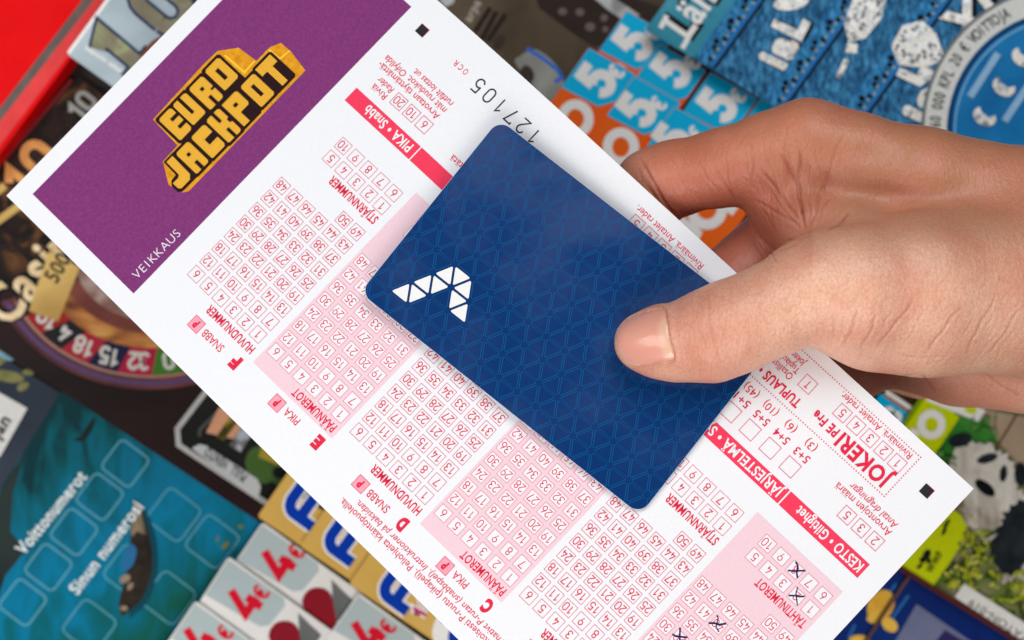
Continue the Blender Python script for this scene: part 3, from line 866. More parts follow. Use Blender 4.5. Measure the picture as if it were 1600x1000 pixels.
X1 = [149.2, 121.0, 92.75, 64.65, 36.55, 8.5]
LET = 'FEDCBA'
CP, RP = 4.375, 4.3
for bi, x1 in enumerate(X1):
    pink = bi % 2 == 1
    cells = [(n, x1 + CP * ((n - 1) % 6), 18.95 + RP * ((n - 1) // 6)) for n in range(1, 51)]
    cells = [(n, x, y + (.05 if n > 48 else 0)) for n, x, y in cells]
    stars = [(n, x1 + 4.4 * ((n - 1) % 5), 62.3 + 4.3 * ((n - 1) // 5)) for n in range(1, 11)]
    par = slip
    if pink:
        q = Print()
        q.R(x1 - 2.65, 13.3, x1 + 24.25, 70.5, .04)
        par = q.done('pink_panel', M_pink)
        q = Print()
        for n, x, y in cells + stars:
            q.R(x - 1.7, y - 1.65, x + 1.7, y + 1.65, .065)
        q.done('number_field', M_paper, par)
    q = Print()
    for n, x, y in cells + stars:
        q.box(x, y, 3.42, .11, .09, 3.3)
    q.done('number_box', M_line, par)
    q = Print()
    for n, x, y in cells + stars:
        q.num(str(n), x, y)
    q.done('number', M_inkred, par)
    q = Print()
    if pink:
        q.T('PÄÄNUMEROT', x1 - 1.6, x1 + 12.1, 15.25, 2.15, .018)
        q.T('TÄHTINUMEROT', x1 - 1.5, x1 + 13.5, 58.6, 2.15, .018)
        q.T('PIKA', x1 + 5.9, x1 + 10.3, 10.4, 2.0)
    else:
        q.T('HUVUDNUMMER', x1 - 2.0, x1 + 13.8, 15.1, 2.15, .018)
        q.T('STJÄRNNUMMER', x1 - 1.7, x1 + 14.2, 58.6, 2.15, .018)
        q.T('SNABB', x1 + 3.8, x1 + 10.4, 10.2, 2.0)
    q.T(LET[bi], x1 - 1.9, x1 + .3, 10.3, 3.0, .07)
    q.T('P', x1 + 12.5, x1 + 13.7, 10.3, 1.9, .06, .12)
    q.done('grid_lettering', M_inkred)
    q = Print()
    q.R(x1 + 11.25, 8.55, x1 + 14.65, 11.95, .05)
    pb = q.done('quick_pick_box', M_pinkp)
    q = Print()
    q.box(x1 + 12.95, 10.25, 3.4, .16)
    q.done('box_outline', M_line, pb)

# instruction lines along the long edge
q = Print()
q.T('Merkitse rivit itse tai vaihtoehtoisesti P-ruutu (pikapeli). Peliohjeita kääntöpuolella.', 31.0, 106.6, 4.2, 1.75)
q.done('instruction_line', M_inkred)
q = Print()
q.T('Fyll i raderna själv eller alternativt P-rutan (snabbspel). Instruktioner på baksidan.', 31.0, 103.4, 6.55, 1.65, 0.0, .2)
q.done('instruction_line', M_inkred)

# red title bars
for x0, x1, txt, tx0, tx1 in ((152.45, 174.86, 'PIKA • Snabb', 153.9, 169.5), (112.0, 152.1, 'TUPLAUS • Dubbling', 128, 150 - 12), (5.55, 30.35, 'KESTO • Giltighet', 6.4, 26.5), (30.75, 92.0, 'JÄRJESTELMÄ • System', 31.5, 61.5)):
    q = Print()
    q.R(x0, 75.2, x1, 79.5, .05)
    bar = q.done('title_bar', M_bar)
    if txt[0] == 'T':
        continue
    q = Print()
    q.T(txt, tx0, tx1, 77.35, 2.5, .022)
    q.done('title_lettering', M_paper, bar)

# fields beyond the bars
q = Print(each=True)
for x, s in ((155.7, '6'), (160.05, '10'), (164.45, '20'), (8.4, '2'), (12.75, '3'), (17.1, '5')):
    q.box(x, 84.0 if x > 100 else 84.35, 3.5, .15)
for x in (34.4, 40.8, 47.15, 53.4, 59.6):
    q.box(x, 83.6, 3.95, .16)
for k in range(5):
    q.box(16.8 + 4.31 * k, 101.45, 3.5, .15)
    q.box(83.7 + 4.31 * k, 101.45, 3.5, .15)
q.box(44.6, 100.95, 3.6, .16)
q.done('choice_box', M_line)
q = Print(each=True)
for x, s in ((155.7, '6'), (160.05, '10'), (164.45, '20')):
    q.num(s, x, 84.0)
for x, s in ((8.4, '2'), (12.75, '3'), (17.1, '5')):
    q.num(s, x, 84.35)
for k in range(5):
    q.num(str(k + 1), 16.8 + 4.31 * k, 101.45)
    q.num(str(k + 1), 83.7 + 4.31 * k, 101.45)
q.num('T', 44.6, 100.95, 1.9)
q.done('choice_number', M_inkred)
q = Print()
q.T('Riviä', 167.6, 172.3, 82.5, 1.7)
q.T('Rader', 167.5, 172.5, 84.75, 1.7, 0, .2)
q.T('Arvotaan täyttämättä-', 154.4, 175.0, 87.6, 1.8)
q.T('mät ruudukot. Oifyllda', 154.2, 175.0, 89.9, 1.75, 0, .1)
q.T('rutfält lottas ut.', 154.1, 167.3, 92.2, 1.7, 0, .2)
q.T('O', 156.9, 158.0, 100.6, 1.5)
q.T('C', 158.6, 159.6, 100.6, 1.5)
q.T('R', 160.3, 161.3, 100.6, 1.5)
q.T('Pelataan tätä', 133.0, 145.2, 82.7, 1.75)
q.T('Arvontojen määrä', 6.9, 23.8, 87.9, 1.85)
q.T('Antal dragningar', 7.0, 21.4, 90.2, 1.75, 0, .2)
q.T('Rivimäärä. Antalet rader.', 15.5, 37.4, 104.65, 1.7)
q.T('Rivimäärä. Antalet rader.', 82.1, 103.6, 104.5, 1.7)
q.T('Osallistun', 48.4, 56.4, 99.4, 1.7)
q.T('Tuplaukseen', 48.2, 57.4, 101.6, 1.7)
q.T('Jokerrundan', 48.3, 57.0, 103.8, 1.7, 0, .15)
for x, a, b in ((34.3, '5+3', '(3)'), (40.75, '5+4', '(6)'), (47.1, '5+5', '(10)'), (53.3, '5+1', '(45)')):
    q.T(a, x - 2.1, x + 2.1, 87.5, 1.95, .01)
    q.T(b, x - .5 * len(b), x + .5 * len(b), 90.6, 1.9)
q.done('field_lettering', M_inkred)
q = Print()
q.T('JOKERI', 15.0, 30.7, 96.5, 3.7, .035)
q.T('PE Fre', 31.6, 38.9, 96.9, 2.3, .03)
q.T('TUPLAUS • Dubbling', 42.8, 66.0, 95.9, 2.3, .03)
q.done('bold_lettering', M_inkred)
q = Print()
def dots(x0, y0, x1, y1):
    n = int(math.hypot(x1 - x0, y1 - y0) / .72)
    for i in range(n + 1):
        x, y = x0 + (x1 - x0) * i / n, y0 + (y1 - y0) * i / n
        q.ellipse(x, -y, .17, .17, .09, n=8)
dots(13.8, 93.6, 72, 93.2)
dots(13.8, 106.2, 72, 106.0)
dots(13.8, 93.6, 13.8, 106.2)
q.done('dotted_frame', M_inkred)
q = Print()
for i, ch in enumerate('127105'):
    q.digits(ch, 133.75 + 3.79 * i, -100.2, 3.7, .36, .09, squeeze=.95)
q.done('serial_number', M_inkblack)
for x, y in ((172.94, 101.0), (7.5, 101.3)):
    q = Print()
    q.R(x - 1.36, y - 1.3, x + 1.24, y + 1.36, .05)
    k = q.done('timing_mark', M_inkred)
    q = Print()
    q.R(x - 1.24, y - 1.3, x + 1.3, y + 1.24, .08)
    q.done('timing_mark_core', M_inkblack, k)

# pen crosses
for i, (x, y) in enumerate(((16.9, 66.85), (12.85, 62.5), (22.0, 44.9), (26.4, 36.7))):
    q = Print()
    r1, r2 = random.uniform(-.25, .25), random.uniform(-.25, .25)
    g = lambda s_: random.gauss(0, s_)
    a = [(x - 1.45 + g(.2), -y - 1.2 + g(.25)), (x - .5 + g(.1), -y - .35 + g(.2)), (x + .5, -y + .55 + g(.2)), (x + 1.45 + g(.2), -y + 1.25 + g(.25))]
    b = [(x - 1.35 + g(.2), -y + 1.15 + g(.25)), (x - .4, -y + .5 + g(.25)), (x + .6, -y - .5 + g(.25)), (x + 1.4 + g(.2), -y - 1.35 + g(.25))]
    q.stroke(a, random.uniform(.3, .44), .13)
    q.stroke(b, random.uniform(.26, .4), .15)
    q.done('pen_cross', M_pen)

# purple header
q = Print()
q.R(179.3, 4.85, 216.4, 103.6, .05)
head = q.done('header_panel', M_purple)

def UV(pts):
    return [(v, -u) for u, v in pts]
q = Print()
q.poly(UV([(31.0, 188.5), (32.3, 187.5), (74.0, 187.6), (75.0, 193.8), (74.9, 197.3), (72.2, 198.6), (67.4, 198.6), (66.8, 204.4), (62.6, 207.8), (57.6, 208.0), (39.0, 207.4), (38.6, 198.0), (33.2, 197.8), (30.0, 192.5)]), .09)
ext = q.done('logo_side', ramp_mat('logo_gold_side', [(.3, (206, 132, 22)), (.7, (232, 164, 36))], 700, rough=.5), head)
q = Print()
q.poly(UV([(67.2, 198.7), (63.0, 198.5), (62.8, 205.8), (63.3, 205.6), (63.5, 199.0), (67.0, 199.2)]), .105)
q.poly(UV([(71.4, 198.3), (71.6, 194.3), (75.0, 194.0), (75.0, 194.4), (72.0, 194.8), (71.9, 198.3)]), .105)
q.done('logo_highlight', mat('logo_gold_light', (246, 198, 60), .5), ext)

LOGO = [('E', 39.9, 44.2, 198.3, 206.3, [(.5, .27, 1, .40), (.5, .61, 1, .74)]),
        ('U', 44.9, 49.5, 198.6, 206.3, [(.38, .30, .58, 1)]),
        ('R', 50.6, 55.4, 198.2, 206.2, [(.4, .62, .6, .74), (.4, 0, .6, .36), (.8, .42, 1, .5)]),
        ('O', 56.6, 61.6, 199.0, 206.5, [(.38, .26, .6, .74)]),
        ('A', 36.7, 41.2, 189.1, 196.8, [(.38, .6, .6, .72), (.38, 0, .6, .34)]),
        ('C', 42.2, 47.0, 189.0, 196.9, [(.42, .38, 1, .62)]),
        ('K', 47.8, 52.4, 188.7, 197.1, [(.42, .64, .62, 1), (.42, 0, .62, .36), (.85, .42, 1, .58)]),
        ('P', 53.4, 58.6, 188.9, 197.0, [(.36, .62, .58, .74), (.42, 0, 1, .40)]),
        ('O', 59.8, 64.7, 189.1, 196.9, [(.38, .26, .6, .74)]),
        ('T', 65.6, 70.9, 189.1, 197.2, [(0, 0, .34, .66), (.68, 0, 1, .66)])]
q = Print()
k = .75
for ch, u0, u1, v0, v1, sl in LOGO:
    q.poly(UV([(u0 - k, v0 - k + .5), (u0 - k + .5, v0 - k), (u1 + k - .5, v0 - k), (u1 + k, v0 - k + .5), (u1 + k, v1 + k - .6), (u1 + k - .6, v1 + k), (u0 - k + .5, v1 + k), (u0 - k, v1 + k - .5)]), .12 + .0006 * u0)
q.poly(UV([(30.3, 189.4), (31.2, 188.6), (36.2, 188.5), (36.5, 197.6), (33.2, 197.6), (33.0, 192.9), (31.2, 192.7), (30.3, 191.6)]), .14)
q.poly(UV([(40.5, 196.0), (62.4, 196.0), (62.4, 199.6), (39.4, 199.6)]), .118)
dark = q.done('logo_outline', mat('logo_dark', (40, 20, 22), .5), head)
m = bpy.data.materials.new('logo_gold_dots')
m.use_nodes = True
N, L = m.node_tree.nodes, m.node_tree.links
tc = N.new('ShaderNodeTexCoord')
vo = N.new('ShaderNodeTexVoronoi')
vo.voronoi_dimensions = '2D'
vo.inputs['Randomness'].default_value = 0
vo.inputs['Scale'].default_value = 1 / .00047
L.new(tc.outputs['Object'], vo.inputs['Vector'])
cr = N.new('ShaderNodeValToRGB')
cr.color_ramp.elements[0].position = .42
cr.color_ramp.elements[0].color = lin((248, 184, 20))
cr.color_ramp.elements[1].position = .60
cr.color_ramp.elements[1].color = lin((92, 44, 16))
L.new(vo.outputs['Distance'], cr.inputs['Fac'])
L.new(cr.outputs['Color'], N['Principled BSDF'].inputs['Base Color'])
N['Principled BSDF'].inputs['Roughness'].default_value = .55
q = Print()
c = .5
for ch, u0, u1, v0, v1, sl in LOGO:
    if ch == 'T':
        um = (u0 + u1) / 2
        q.poly(UV([(u0, v1), (u1, v1), (u1, v1 - 2.6), (um + .95, v1 - 2.6), (um + .95, v0), (um - .95, v0), (um - .95, v1 - 2.6), (u0, v1 - 2.6)]), .175)
    elif ch == 'P':
        q.poly(UV([(u0, v0), (u0 + 2.0, v0), (u0 + 2.0, v0 + 3.2), (u1 - c, v0 + 3.2), (u1, v0 + 3.7), (u1, v1 - c), (u1 - c, v1), (u0, v1)]), .175)
    else:
        q.poly(UV([(u0, v0 + c * .6), (u0 + c * .6, v0), (u1 - c, v0), (u1, v0 + c), (u1, v1 - c), (u1 - c, v1), (u0 + c, v1), (u0, v1 - c)]), .175)
q.poly(UV([(33.7, 197.0), (35.8, 197.0), (35.6, 190.4), (34.6, 189.4), (31.6, 189.4), (31.0, 190.0), (31.0, 191.9), (33.0, 191.9), (33.6, 192.4)]), .175)
gold = q.done('logo_letter', m, head)
q = Print()
for ch, u0, u1, v0, v1, sl in LOGO:
    if ch in 'T':
        continue
    for a, b, cc, d in sl:
        if ch == 'P' and b == 0:
            continue
        q.poly(UV([(u0 + (u1 - u0) * a, v0 + (v1 - v0) * b), (u0 + (u1 - u0) * cc, v0 + (v1 - v0) * b), (u0 + (u1 - u0) * cc, v0 + (v1 - v0) * d), (u0 + (u1 - u0) * a, v0 + (v1 - v0) * d)]), .205)
q.done('logo_gap', MATS['logo_dark'], head)
q = Print()
word = 'VEIKKAUS'
wx = [0, 2.35, 4.35, 5.5, 7.6, 9.65, 12.0, 14.3]
for ch, du in zip(word, wx):
    q.text(ch, 181.05, -(7.9 + du), 2.2, .09, ang=R(-90), off=-.012)
q.done('header_lettering', M_paper, head)

# ------------------------------------------------------------------ the blue plastic card
CW, CH, CT = 85.6, 54.0, 0.76
CARD_M = frame_matrix((0.780346, 0.620841, -0.0769498), (-0.618012, 0.783735, -0.0592885), (-3.13043, -48.75942, 413.960735))
M_blue = mat('card_blue', (0, 49, 106), .32, .03, 300, spec=.06, coat=.6)
M_cline = mat('card_line_blue', (12, 92, 152), .32, .05, 800, spec=.06)
_n, _l = M_blue.node_tree.nodes, M_blue.node_tree.links
_s = _n.new('ShaderNodeTexNoise')
_s.inputs['Scale'].default_value = 45
_s.inputs['Detail'].default_value = 6
_r = _n.new('ShaderNodeMapRange')
_r.inputs[1].default_value, _r.inputs[2].default_value = .35, .7
_r.inputs[3].default_value, _r.inputs[4].default_value = .05, .4
_l.new(_n['Texture Coordinate'].outputs['Object'], _s.inputs['Vector'])
_l.new(_s.outputs['Fac'], _r.inputs[0])
_l.new(_r.outputs[0], _n['Principled BSDF'].inputs['Coat Roughness'])
M_cwhite = mat('card_white', (238, 236, 234), .35, .02)
M_cedge = mat('card_edge_white', (196, 208, 226), .4)
rr = 3.2
out = []
for cx, cy, a0 in ((CW - rr, -rr, 0), (rr, -rr, 90), (rr, -CH + rr, 180), (CW - rr, -CH + rr, 270)):
    for i in range(9):
        t = R(a0 + 90 * i / 8)
        out.append((cx + rr * math.cos(t), cy + rr * math.sin(t)))
mb = MB()
n = len(out)
cxm, cym = CW / 2, -CH / 2
ins = [(x + (cxm - x) * .0022, y + (cym - y) * .0035) for x, y in out]
rings = [[(x, y, 0.0) for x, y in ins], [(x, y, -.1) for x, y in out], [(x, y, -CT + .1) for x, y in out], [(x, y, -CT) for x, y in ins]]
mb.add([p for r_ in rings for p in r_], [tuple(range(n)), tuple(range(4 * n - 1, 3 * n - 1, -1))] + [(k * n + i, (k + 1) * n + i, (k + 1) * n + (i + 1) % n, k * n + (i + 1) % n) for k in range(3) for i in range(n)])
card = mb.build('plastic_card', M_blue)
card.data.materials.append(M_cedge)
for p in card.data.polygons:
    zs = [card.data.vertices[v].co.z for v in p.vertices]
    if len(p.vertices) == 4:
        p.material_index = 1
card.matrix_world = CARD_M
tag(card, 'glossy dark blue plastic card with triangle pattern and white emblem under the thumb', 'plastic card')

DX, DY = 5.62, 4.92
def node(r, j):
    return np.array((2.45 + (2.83 if r % 2 else 0) + DX * j, -(4.87 + DY * r)))
tris = []
for r in range(-2, 11):
    for j in range(-2, 17):
        o = 1 if r % 2 else 0
        tris.append((node(r, j), node(r, j + 1), node(r + 1, j + o)))
        tris.append((node(r, j), node(r + 1, j + o), node(r + 1, j + o - 1)))
WHITE = [((9, 0), (8, 1), (9, 1)), ((8, 1), (8, 2), (9, 1)), ((8, 1), (7, 1), (8, 2)), ((7, 1), (7, 2), (8, 2)), ((7, 1), (6, 2), (7, 2)), ((6, 2), (6, 3), (7, 2)), ((7, 2), (6, 3), (7, 3)), ((7, 2), (7, 3), (8, 3)), ((8, 3), (7, 3), (8, 4))]
wc = [np.mean([node(*a) for a in t], axis=0) for t in WHITE]
def inset(t, d):
    c_ = np.mean(t, axis=0)
    return [c_ + (p - c_) * (1 - d / 1.63) for p in t]
def trunc(t, e):
    o_ = []
    for i in range(3):
        p, a, b = t[i], t[i - 1], t[(i + 1) % 3]
        o_.append(p + (a - p) / np.linalg.norm(a - p) * e)
        o_.append(p + (b - p) / np.linalg.norm(b - p) * e)
    return o_
def clip(a, b):
    """clip a segment to the card face"""
    t0, t1 = 0.0, 1.0
    d = b - a
    for pp, qq in ((-d[0], a[0] - .25), (d[0], CW - .25 - a[0]), (-d[1], a[1] + CH - .25), (d[1], -.25 - a[1])):
        if abs(pp) < 1e-9:
            if qq < 0:
                return None
        else:
            t = qq / pp
            if pp < 0:
                t0 = max(t0, t)
            else:
                t1 = min(t1, t)
    if t0 >= t1:
        return None
    A, B = a + d * t0, a + d * t1
    for P_ in (A, B):
        for cx, cy in ((rr, -rr), (CW - rr, -rr), (rr, -CH + rr), (CW - rr, -CH + rr)):
            if (P_[0] - cx) * (cx - CW / 2) > 0 and (P_[1] - cy) * (cy + CH / 2) > 0 and np.hypot(P_[0] - cx, P_[1] - cy) > rr - .2:
                return None
    return A, B
q = MB()
for t in tris:
    c_ = np.mean(t, axis=0)
    if min(np.hypot(*(c_ - w)) for w in wc) < .3:
        continue
    ti = trunc(inset(t, .26), .42)
    for i in range(6):
        a, b = ti[i], ti[(i + 1) % 6]
        flat = abs(a[1] - b[1]) < .02
        s = clip(a, b)
        if s is not None:
            q.stroke([s[0], s[1]], .07 if flat else .13, .02 + .003 * i)
q.build('pattern_line', M_cline, parent=card)
for t in WHITE:
    ti = inset([node(*a) for a in t], .30)
    o_ = []
    for i in range(3):
        p, a, b = ti[i], ti[i - 1], ti[(i + 1) % 3]
        A = p + (a - p) / np.linalg.norm(a - p) * .55
        B = p + (b - p) / np.linalg.norm(b - p) * .55
        for u in (0, .33, .67, 1):
            o_.append(tuple((1 - u) ** 2 * A + 2 * u * (1 - u) * p + u * u * B))
    q = MB()
    q.poly(o_, .03)
    q.build('emblem_triangle', M_cwhite, parent=card)

# ------------------------------------------------------------------ the hand: one continuous skin grown from tapered bones
def slip_z(x, y):
    """height (mm) of the slip plane on the line of sight through picture position x, y"""
    nrm = SLIP_M.col[2].xyz
    o_ = SLIP_M.translation * 1000.0
    d = np.array(at(x, y, CAM_H - 1.0)) - np.array((0, 0, CAM_H))
    t = (Vector((0, 0, CAM_H)) - o_).dot(nrm) / -Vector(d).dot(nrm)
    return CAM_H - t

def J(x, y, z, r):
    return np.array(at(x, y, z), np.float32), np.float32(r)

Z_T = slip_z(1060, 535)        # slip height under the thumb

# chains: list of (x, y, z, r) joints; blend radius k
CHAINS = [
    # thumb
    ([(1003, 535, Z_T + 9.0, 6.6), (1030, 535, Z_T + 9.6, 7.9), (1062, 535, Z_T + 10.4, 8.7), (1112, 524, Z_T + 12.6, 10.6), (1150, 508, Z_T + 14.0, 10.6), (1200, 487, Z_T + 14.5, 10.4), (1275, 452, Z_T + 14.5, 12.2), (1330, 452, Z_T + 12.5, 15.4), (1430, 448, Z_T + 7.5, 18.0), (1600, 425, Z_T - 4.0, 20.5)], 4.0),
    # ball of the thumb
    ([(1365, 505, Z_T + 5.5, 11.0), (1450, 500, Z_T + 3.5, 12.6), (1620, 485, Z_T - 4.0, 14.5)], 7.0),
    # index finger
    ([(1262, 222, Z_T - 6.5, 9.6), (1200, 238, Z_T - 9.0, 9.4), (1130, 262, Z_T - 12.5, 9.3), (1052, 280, Z_T - 16.5, 9.2), (1018, 292, Z_T - 18.5, 9.2)], 3.2),
    ([(1018, 292, Z_T - 18.5, 9.2), (990, 366, Z_T - 17.5, 8.3), (980, 420, Z_T - 14.5, 7.8)], 2.0),
    ([(980, 420, Z_T - 14.5, 7.8), (1000, 500, Z_T - 9.6, 6.6)], 2.0),
    # index metacarpal and back of the hand
    ([(1262, 222, Z_T - 6.5, 9.6), (1330, 252, Z_T - 6.0, 11.8), (1440, 287, Z_T - 6.0, 13.4), (1600, 338, Z_T - 8.0, 16.5), (1700, 362, Z_T - 9.0, 17.5)], 5.0),
    ([(1290, 250, Z_T - 19.0, 10.0), (1440, 300, Z_T - 20.0, 12.0), (1620, 350, Z_T - 20.0, 15.0)], 7.0),
    # web between thumb and index finger
    ([(1225, 300, Z_T - 10.0, 9.6), (1262, 352, Z_T - 4.0, 7.8), (1330, 378, Z_T + 1.0, 11.0)], 5.0),
    ([(1240, 330, Z_T - 15.0, 10.0), (1320, 380, Z_T - 9.0, 13.0), (1450, 400, Z_T - 8.0, 16.0)], 5.0),
    # middle finger
    ([(1330, 300, Z_T - 27.0, 10.5), (1235, 362, Z_T - 26.0, 10.0), (1130, 452, Z_T - 22.0, 9.6)], 2.0),
    ([(1130, 452, Z_T - 22.0, 9.6), (1085, 520, Z_T - 13.5, 8.0), (1075, 560, Z_T - 10.5, 7.4)], 2.0),
    ([(1075, 560, Z_T - 10.5, 7.4), (1060, 610, Z_T - 8.4, 6.4)], 1.5),
    # ring finger
    ([(1440, 420, Z_T - 38.0, 11.0), (1340, 520, Z_T - 33.0, 9.6), (1336, 568, Z_T - 30.0, 9.2)], 2.0),
    ([(1336, 568, Z_T - 30.0, 9.2), (1240, 560, Z_T - 22.0, 8.2), (1180, 590, Z_T - 15.5, 7.2)], 2.0),
    # little finger
    ([(1540, 520, Z_T - 44.0, 10.5), (1440, 572, Z_T - 40.0, 8.2)], 2.5),
    ([(1440, 572, Z_T - 40.0, 8.2), (1360, 560, Z_T - 38.0, 7.2), (1300, 585, Z_T - 33.0, 6.2)], 2.0),
    # palm and outer edge of the hand
    ([(1450, 420, Z_T - 26.0, 17.0), (1620, 440, Z_T - 24.0, 21.0)], 8.0),
    ([(1405, 540, Z_T - 24.0, 11.0), (1500, 552, Z_T - 26.0, 13.0), (1640, 560, Z_T - 26.0, 15.0)], 4.0),
    # wrist and forearm
    ([(1600, 425, Z_T - 14.0, 24.0), (1760, 430, Z_T - 18.0, 25.0), (2150, 440, Z_T - 20.0, 29.0), (2500, 446, Z_T - 20.0, 32.0)], 9.0),
]

def sd_cone(p, a, ra, b, rb):
    """signed distance to a round cone"""
    ba = b - a
    l2 = float(ba @ ba)
    rr_ = ra - rb
    a2 = l2 - rr_ * rr_
    if a2 <= 1e-6:
        c0, r0 = (a, ra) if ra > rb else (b, rb)
        return np.sqrt(((p - c0) ** 2).sum(1)) - r0
    il2 = 1.0 / l2
    pa = p - a
    y = pa @ ba
    z = y - l2
    xv = pa * l2 - y[:, None] * ba
    x2 = (xv * xv).sum(1)
    y2 = y * y * l2
    z2 = z * z * l2
    k = np.sign(rr_) * rr_ * rr_ * x2
    d = (np.sqrt(x2 * a2 * il2) + y * rr_) * il2 - ra
    m1 = np.sign(z) * a2 * z2 > k
    m2 = np.sign(y) * a2 * y2 < k
    d = np.where(m2, np.sqrt(x2 + y2) * il2 - ra, d)
    d = np.where(m1, np.sqrt(x2 + z2) * il2 - rb, d)
    return d

SEGS = []
for ch, k in CHAINS:
    js = [J(*j) for j in ch]
    SEGS.append(([(js[i][0], js[i][1], js[i + 1][0], js[i + 1][1]) for i in range(len(js) - 1)], k))

def smin(a, b, k):
    h = np.maximum(k - np.abs(a - b), 0.0) / k
    return np.minimum(a, b) - h * h * k * .25

def hand_sdf(p):
    d = None
    for segs, k in SEGS:
        c_ = None
        for a, ra, b, rb in segs:
            s = sd_cone(p, a, ra, b, rb)
            c_ = s if c_ is None else smin(c_, s, 2.5)
        d = c_ if d is None else smin(d, c_, k)
    return d

def surface_nets(lo, hi, h):
    n = np.ceil((hi - lo) / h).astype(int) + 1
    gx, gy, gz = [lo[i] + h * np.arange(n[i]) for i in range(3)]
    G = np.stack(np.meshgrid(gx, gy, gz, indexing='ij'), -1).reshape(-1, 3).astype(np.float32)
    F_ = np.concatenate([hand_sdf(c_) for c_ in np.array_split(G, 24)]).reshape(n)
    S_ = F_ < 0
    acc = np.zeros((n[0] - 1, n[1] - 1, n[2] - 1, 3))
    cnt = np.zeros((n[0] - 1, n[1] - 1, n[2] - 1))
    shp = cnt.shape
    sl = lambda o_, i: slice(o_, o_ + shp[i])
    for ax in range(3):
        o1, o2 = [i for i in range(3) if i != ax]
        for d1 in (0, 1):
            for d2 in (0, 1):
                a_ = [0, 0, 0]
                a_[o1], a_[o2] = d1, d2
                b_ = list(a_)
                b_[ax] = 1
                A_ = F_[tuple(sl(a_[i], i) for i in range(3))]
                B_ = F_[tuple(sl(b_[i], i) for i in range(3))]
                x_ = (A_ < 0) != (B_ < 0)
                t = np.where(x_, A_ / np.where(x_, A_ - B_, 1), 0)
                cnt += x_
                for i in range(3):
                    acc[..., i] += np.where(x_, a_[i] + (t if i == ax else 0), 0)
    act = cnt > 0
    ids = -np.ones(shp, int)
    ids[act] = np.arange(act.sum())
    cell = np.argwhere(act)
    V = lo + h * (cell + acc[act] / cnt[act][:, None])
    quads = []
    for ax in range(3):
        o1, o2 = (ax + 1) % 3, (ax + 2) % 3
        s0 = [slice(None)] * 3
        s1 = [slice(None)] * 3
        s0[ax], s1[ax] = slice(0, n[ax] - 1), slice(1, n[ax])
        ch_ = S_[tuple(s0)] != S_[tuple(s1)]
        E_ = np.argwhere(ch_)
        E_ = E_[(E_[:, o1] > 0) & (E_[:, o2] > 0) & (E_[:, o1] < n[o1] - 1) & (E_[:, o2] < n[o2] - 1)]
        ins_ = S_[tuple(s0)][tuple(E_.T)]
        def cid(d1, d2):
            c_ = E_.copy()
            c_[:, o1] -= d1
            c_[:, o2] -= d2
            return ids[tuple(c_.T)]
        q_ = np.stack([cid(1, 1), cid(0, 1), cid(0, 0), cid(1, 0)], 1)
        q_[~ins_] = q_[~ins_][:, ::-1]
        quads.append(q_)
    return V, np.concatenate(quads)

def subdivide(V, Q):
    E_ = np.sort(np.concatenate([Q[:, [i, (i + 1) % 4]] for i in range(4)]), 1)
    U, inv = np.unique(E_, axis=0, return_inverse=True)
    inv = inv.reshape(4, -1)
    n0, nE = len(V), len(U)
    V2 = np.concatenate([V, V[U].mean(1), V[Q].mean(1)])
    fc = n0 + nE + np.arange(len(Q))
    Qn = np.concatenate([np.stack([Q[:, i], n0 + inv[i], fc, n0 + inv[(i - 1) % 4]], 1) for i in range(4)])
    return V2, Qn

def grad(p):
    e = .12
    g = np.stack([(hand_sdf((p + np.eye(3, dtype=np.float32)[i] * e).astype(np.float32)) - hand_sdf((p - np.eye(3, dtype=np.float32)[i] * e).astype(np.float32))) for i in range(3)], 1) / (2 * e)
    return g

lo = np.array(at(930, 705, Z_T - 40)) + np.array((-6, 0, 0))
lo = np.array((lo[0], at(0, 760, Z_T - 50)[1], Z_T - 64.0))
hi = np.array((at(2250, 0, Z_T - 30)[0], at(0, 120, Z_T - 20)[1] + 6, Z_T + 40.0))
V, Q = surface_nets(lo, hi, 1.5)
# relax, refine and settle the net on the skin
for it in range(2):
    E_ = np.sort(np.concatenate([Q[:, [i, (i + 1) % 4]] for i in range(4)]), 1)
    acc = np.zeros_like(V)
    cnt = np.zeros(len(V))
    for a_, b_ in ((0, 1), (1, 0)):
        np.add.at(acc, E_[:, a_], V[E_[:, b_]])
        np.add.at(cnt, E_[:, a_], 1)
    V = V * .5 + acc / cnt[:, None] * .5
def settle(V):
    p = V.astype(np.float32)
    g = grad(p)
    d = hand_sdf(p)
    g2 = (g * g).sum(1)
    return V - (d / np.maximum(g2, .3))[:, None] * g
V = settle(V)
V, Q = subdivide(V, Q)
V = settle(V)
in_view = V[:, 0] < at(1680, 0, Z_T)[0]
V, Q = subdivide(V, Q)
V = settle(V)
Nn = grad(V.astype(np.float32))
Nn /= np.linalg.norm(Nn, axis=1)[:, None]

def to_pic(V):
    d = CAM_H - V[:, 2]
    return V[:, 0] / d * FPX + 800, 500 - V[:, 1] / d * FPX

PX, PY = to_pic(V)
view = np.array((0, 0, CAM_H)) - V
view /= np.linalg.norm(view, axis=1)[:, None]
facing = (view * Nn).sum(1)

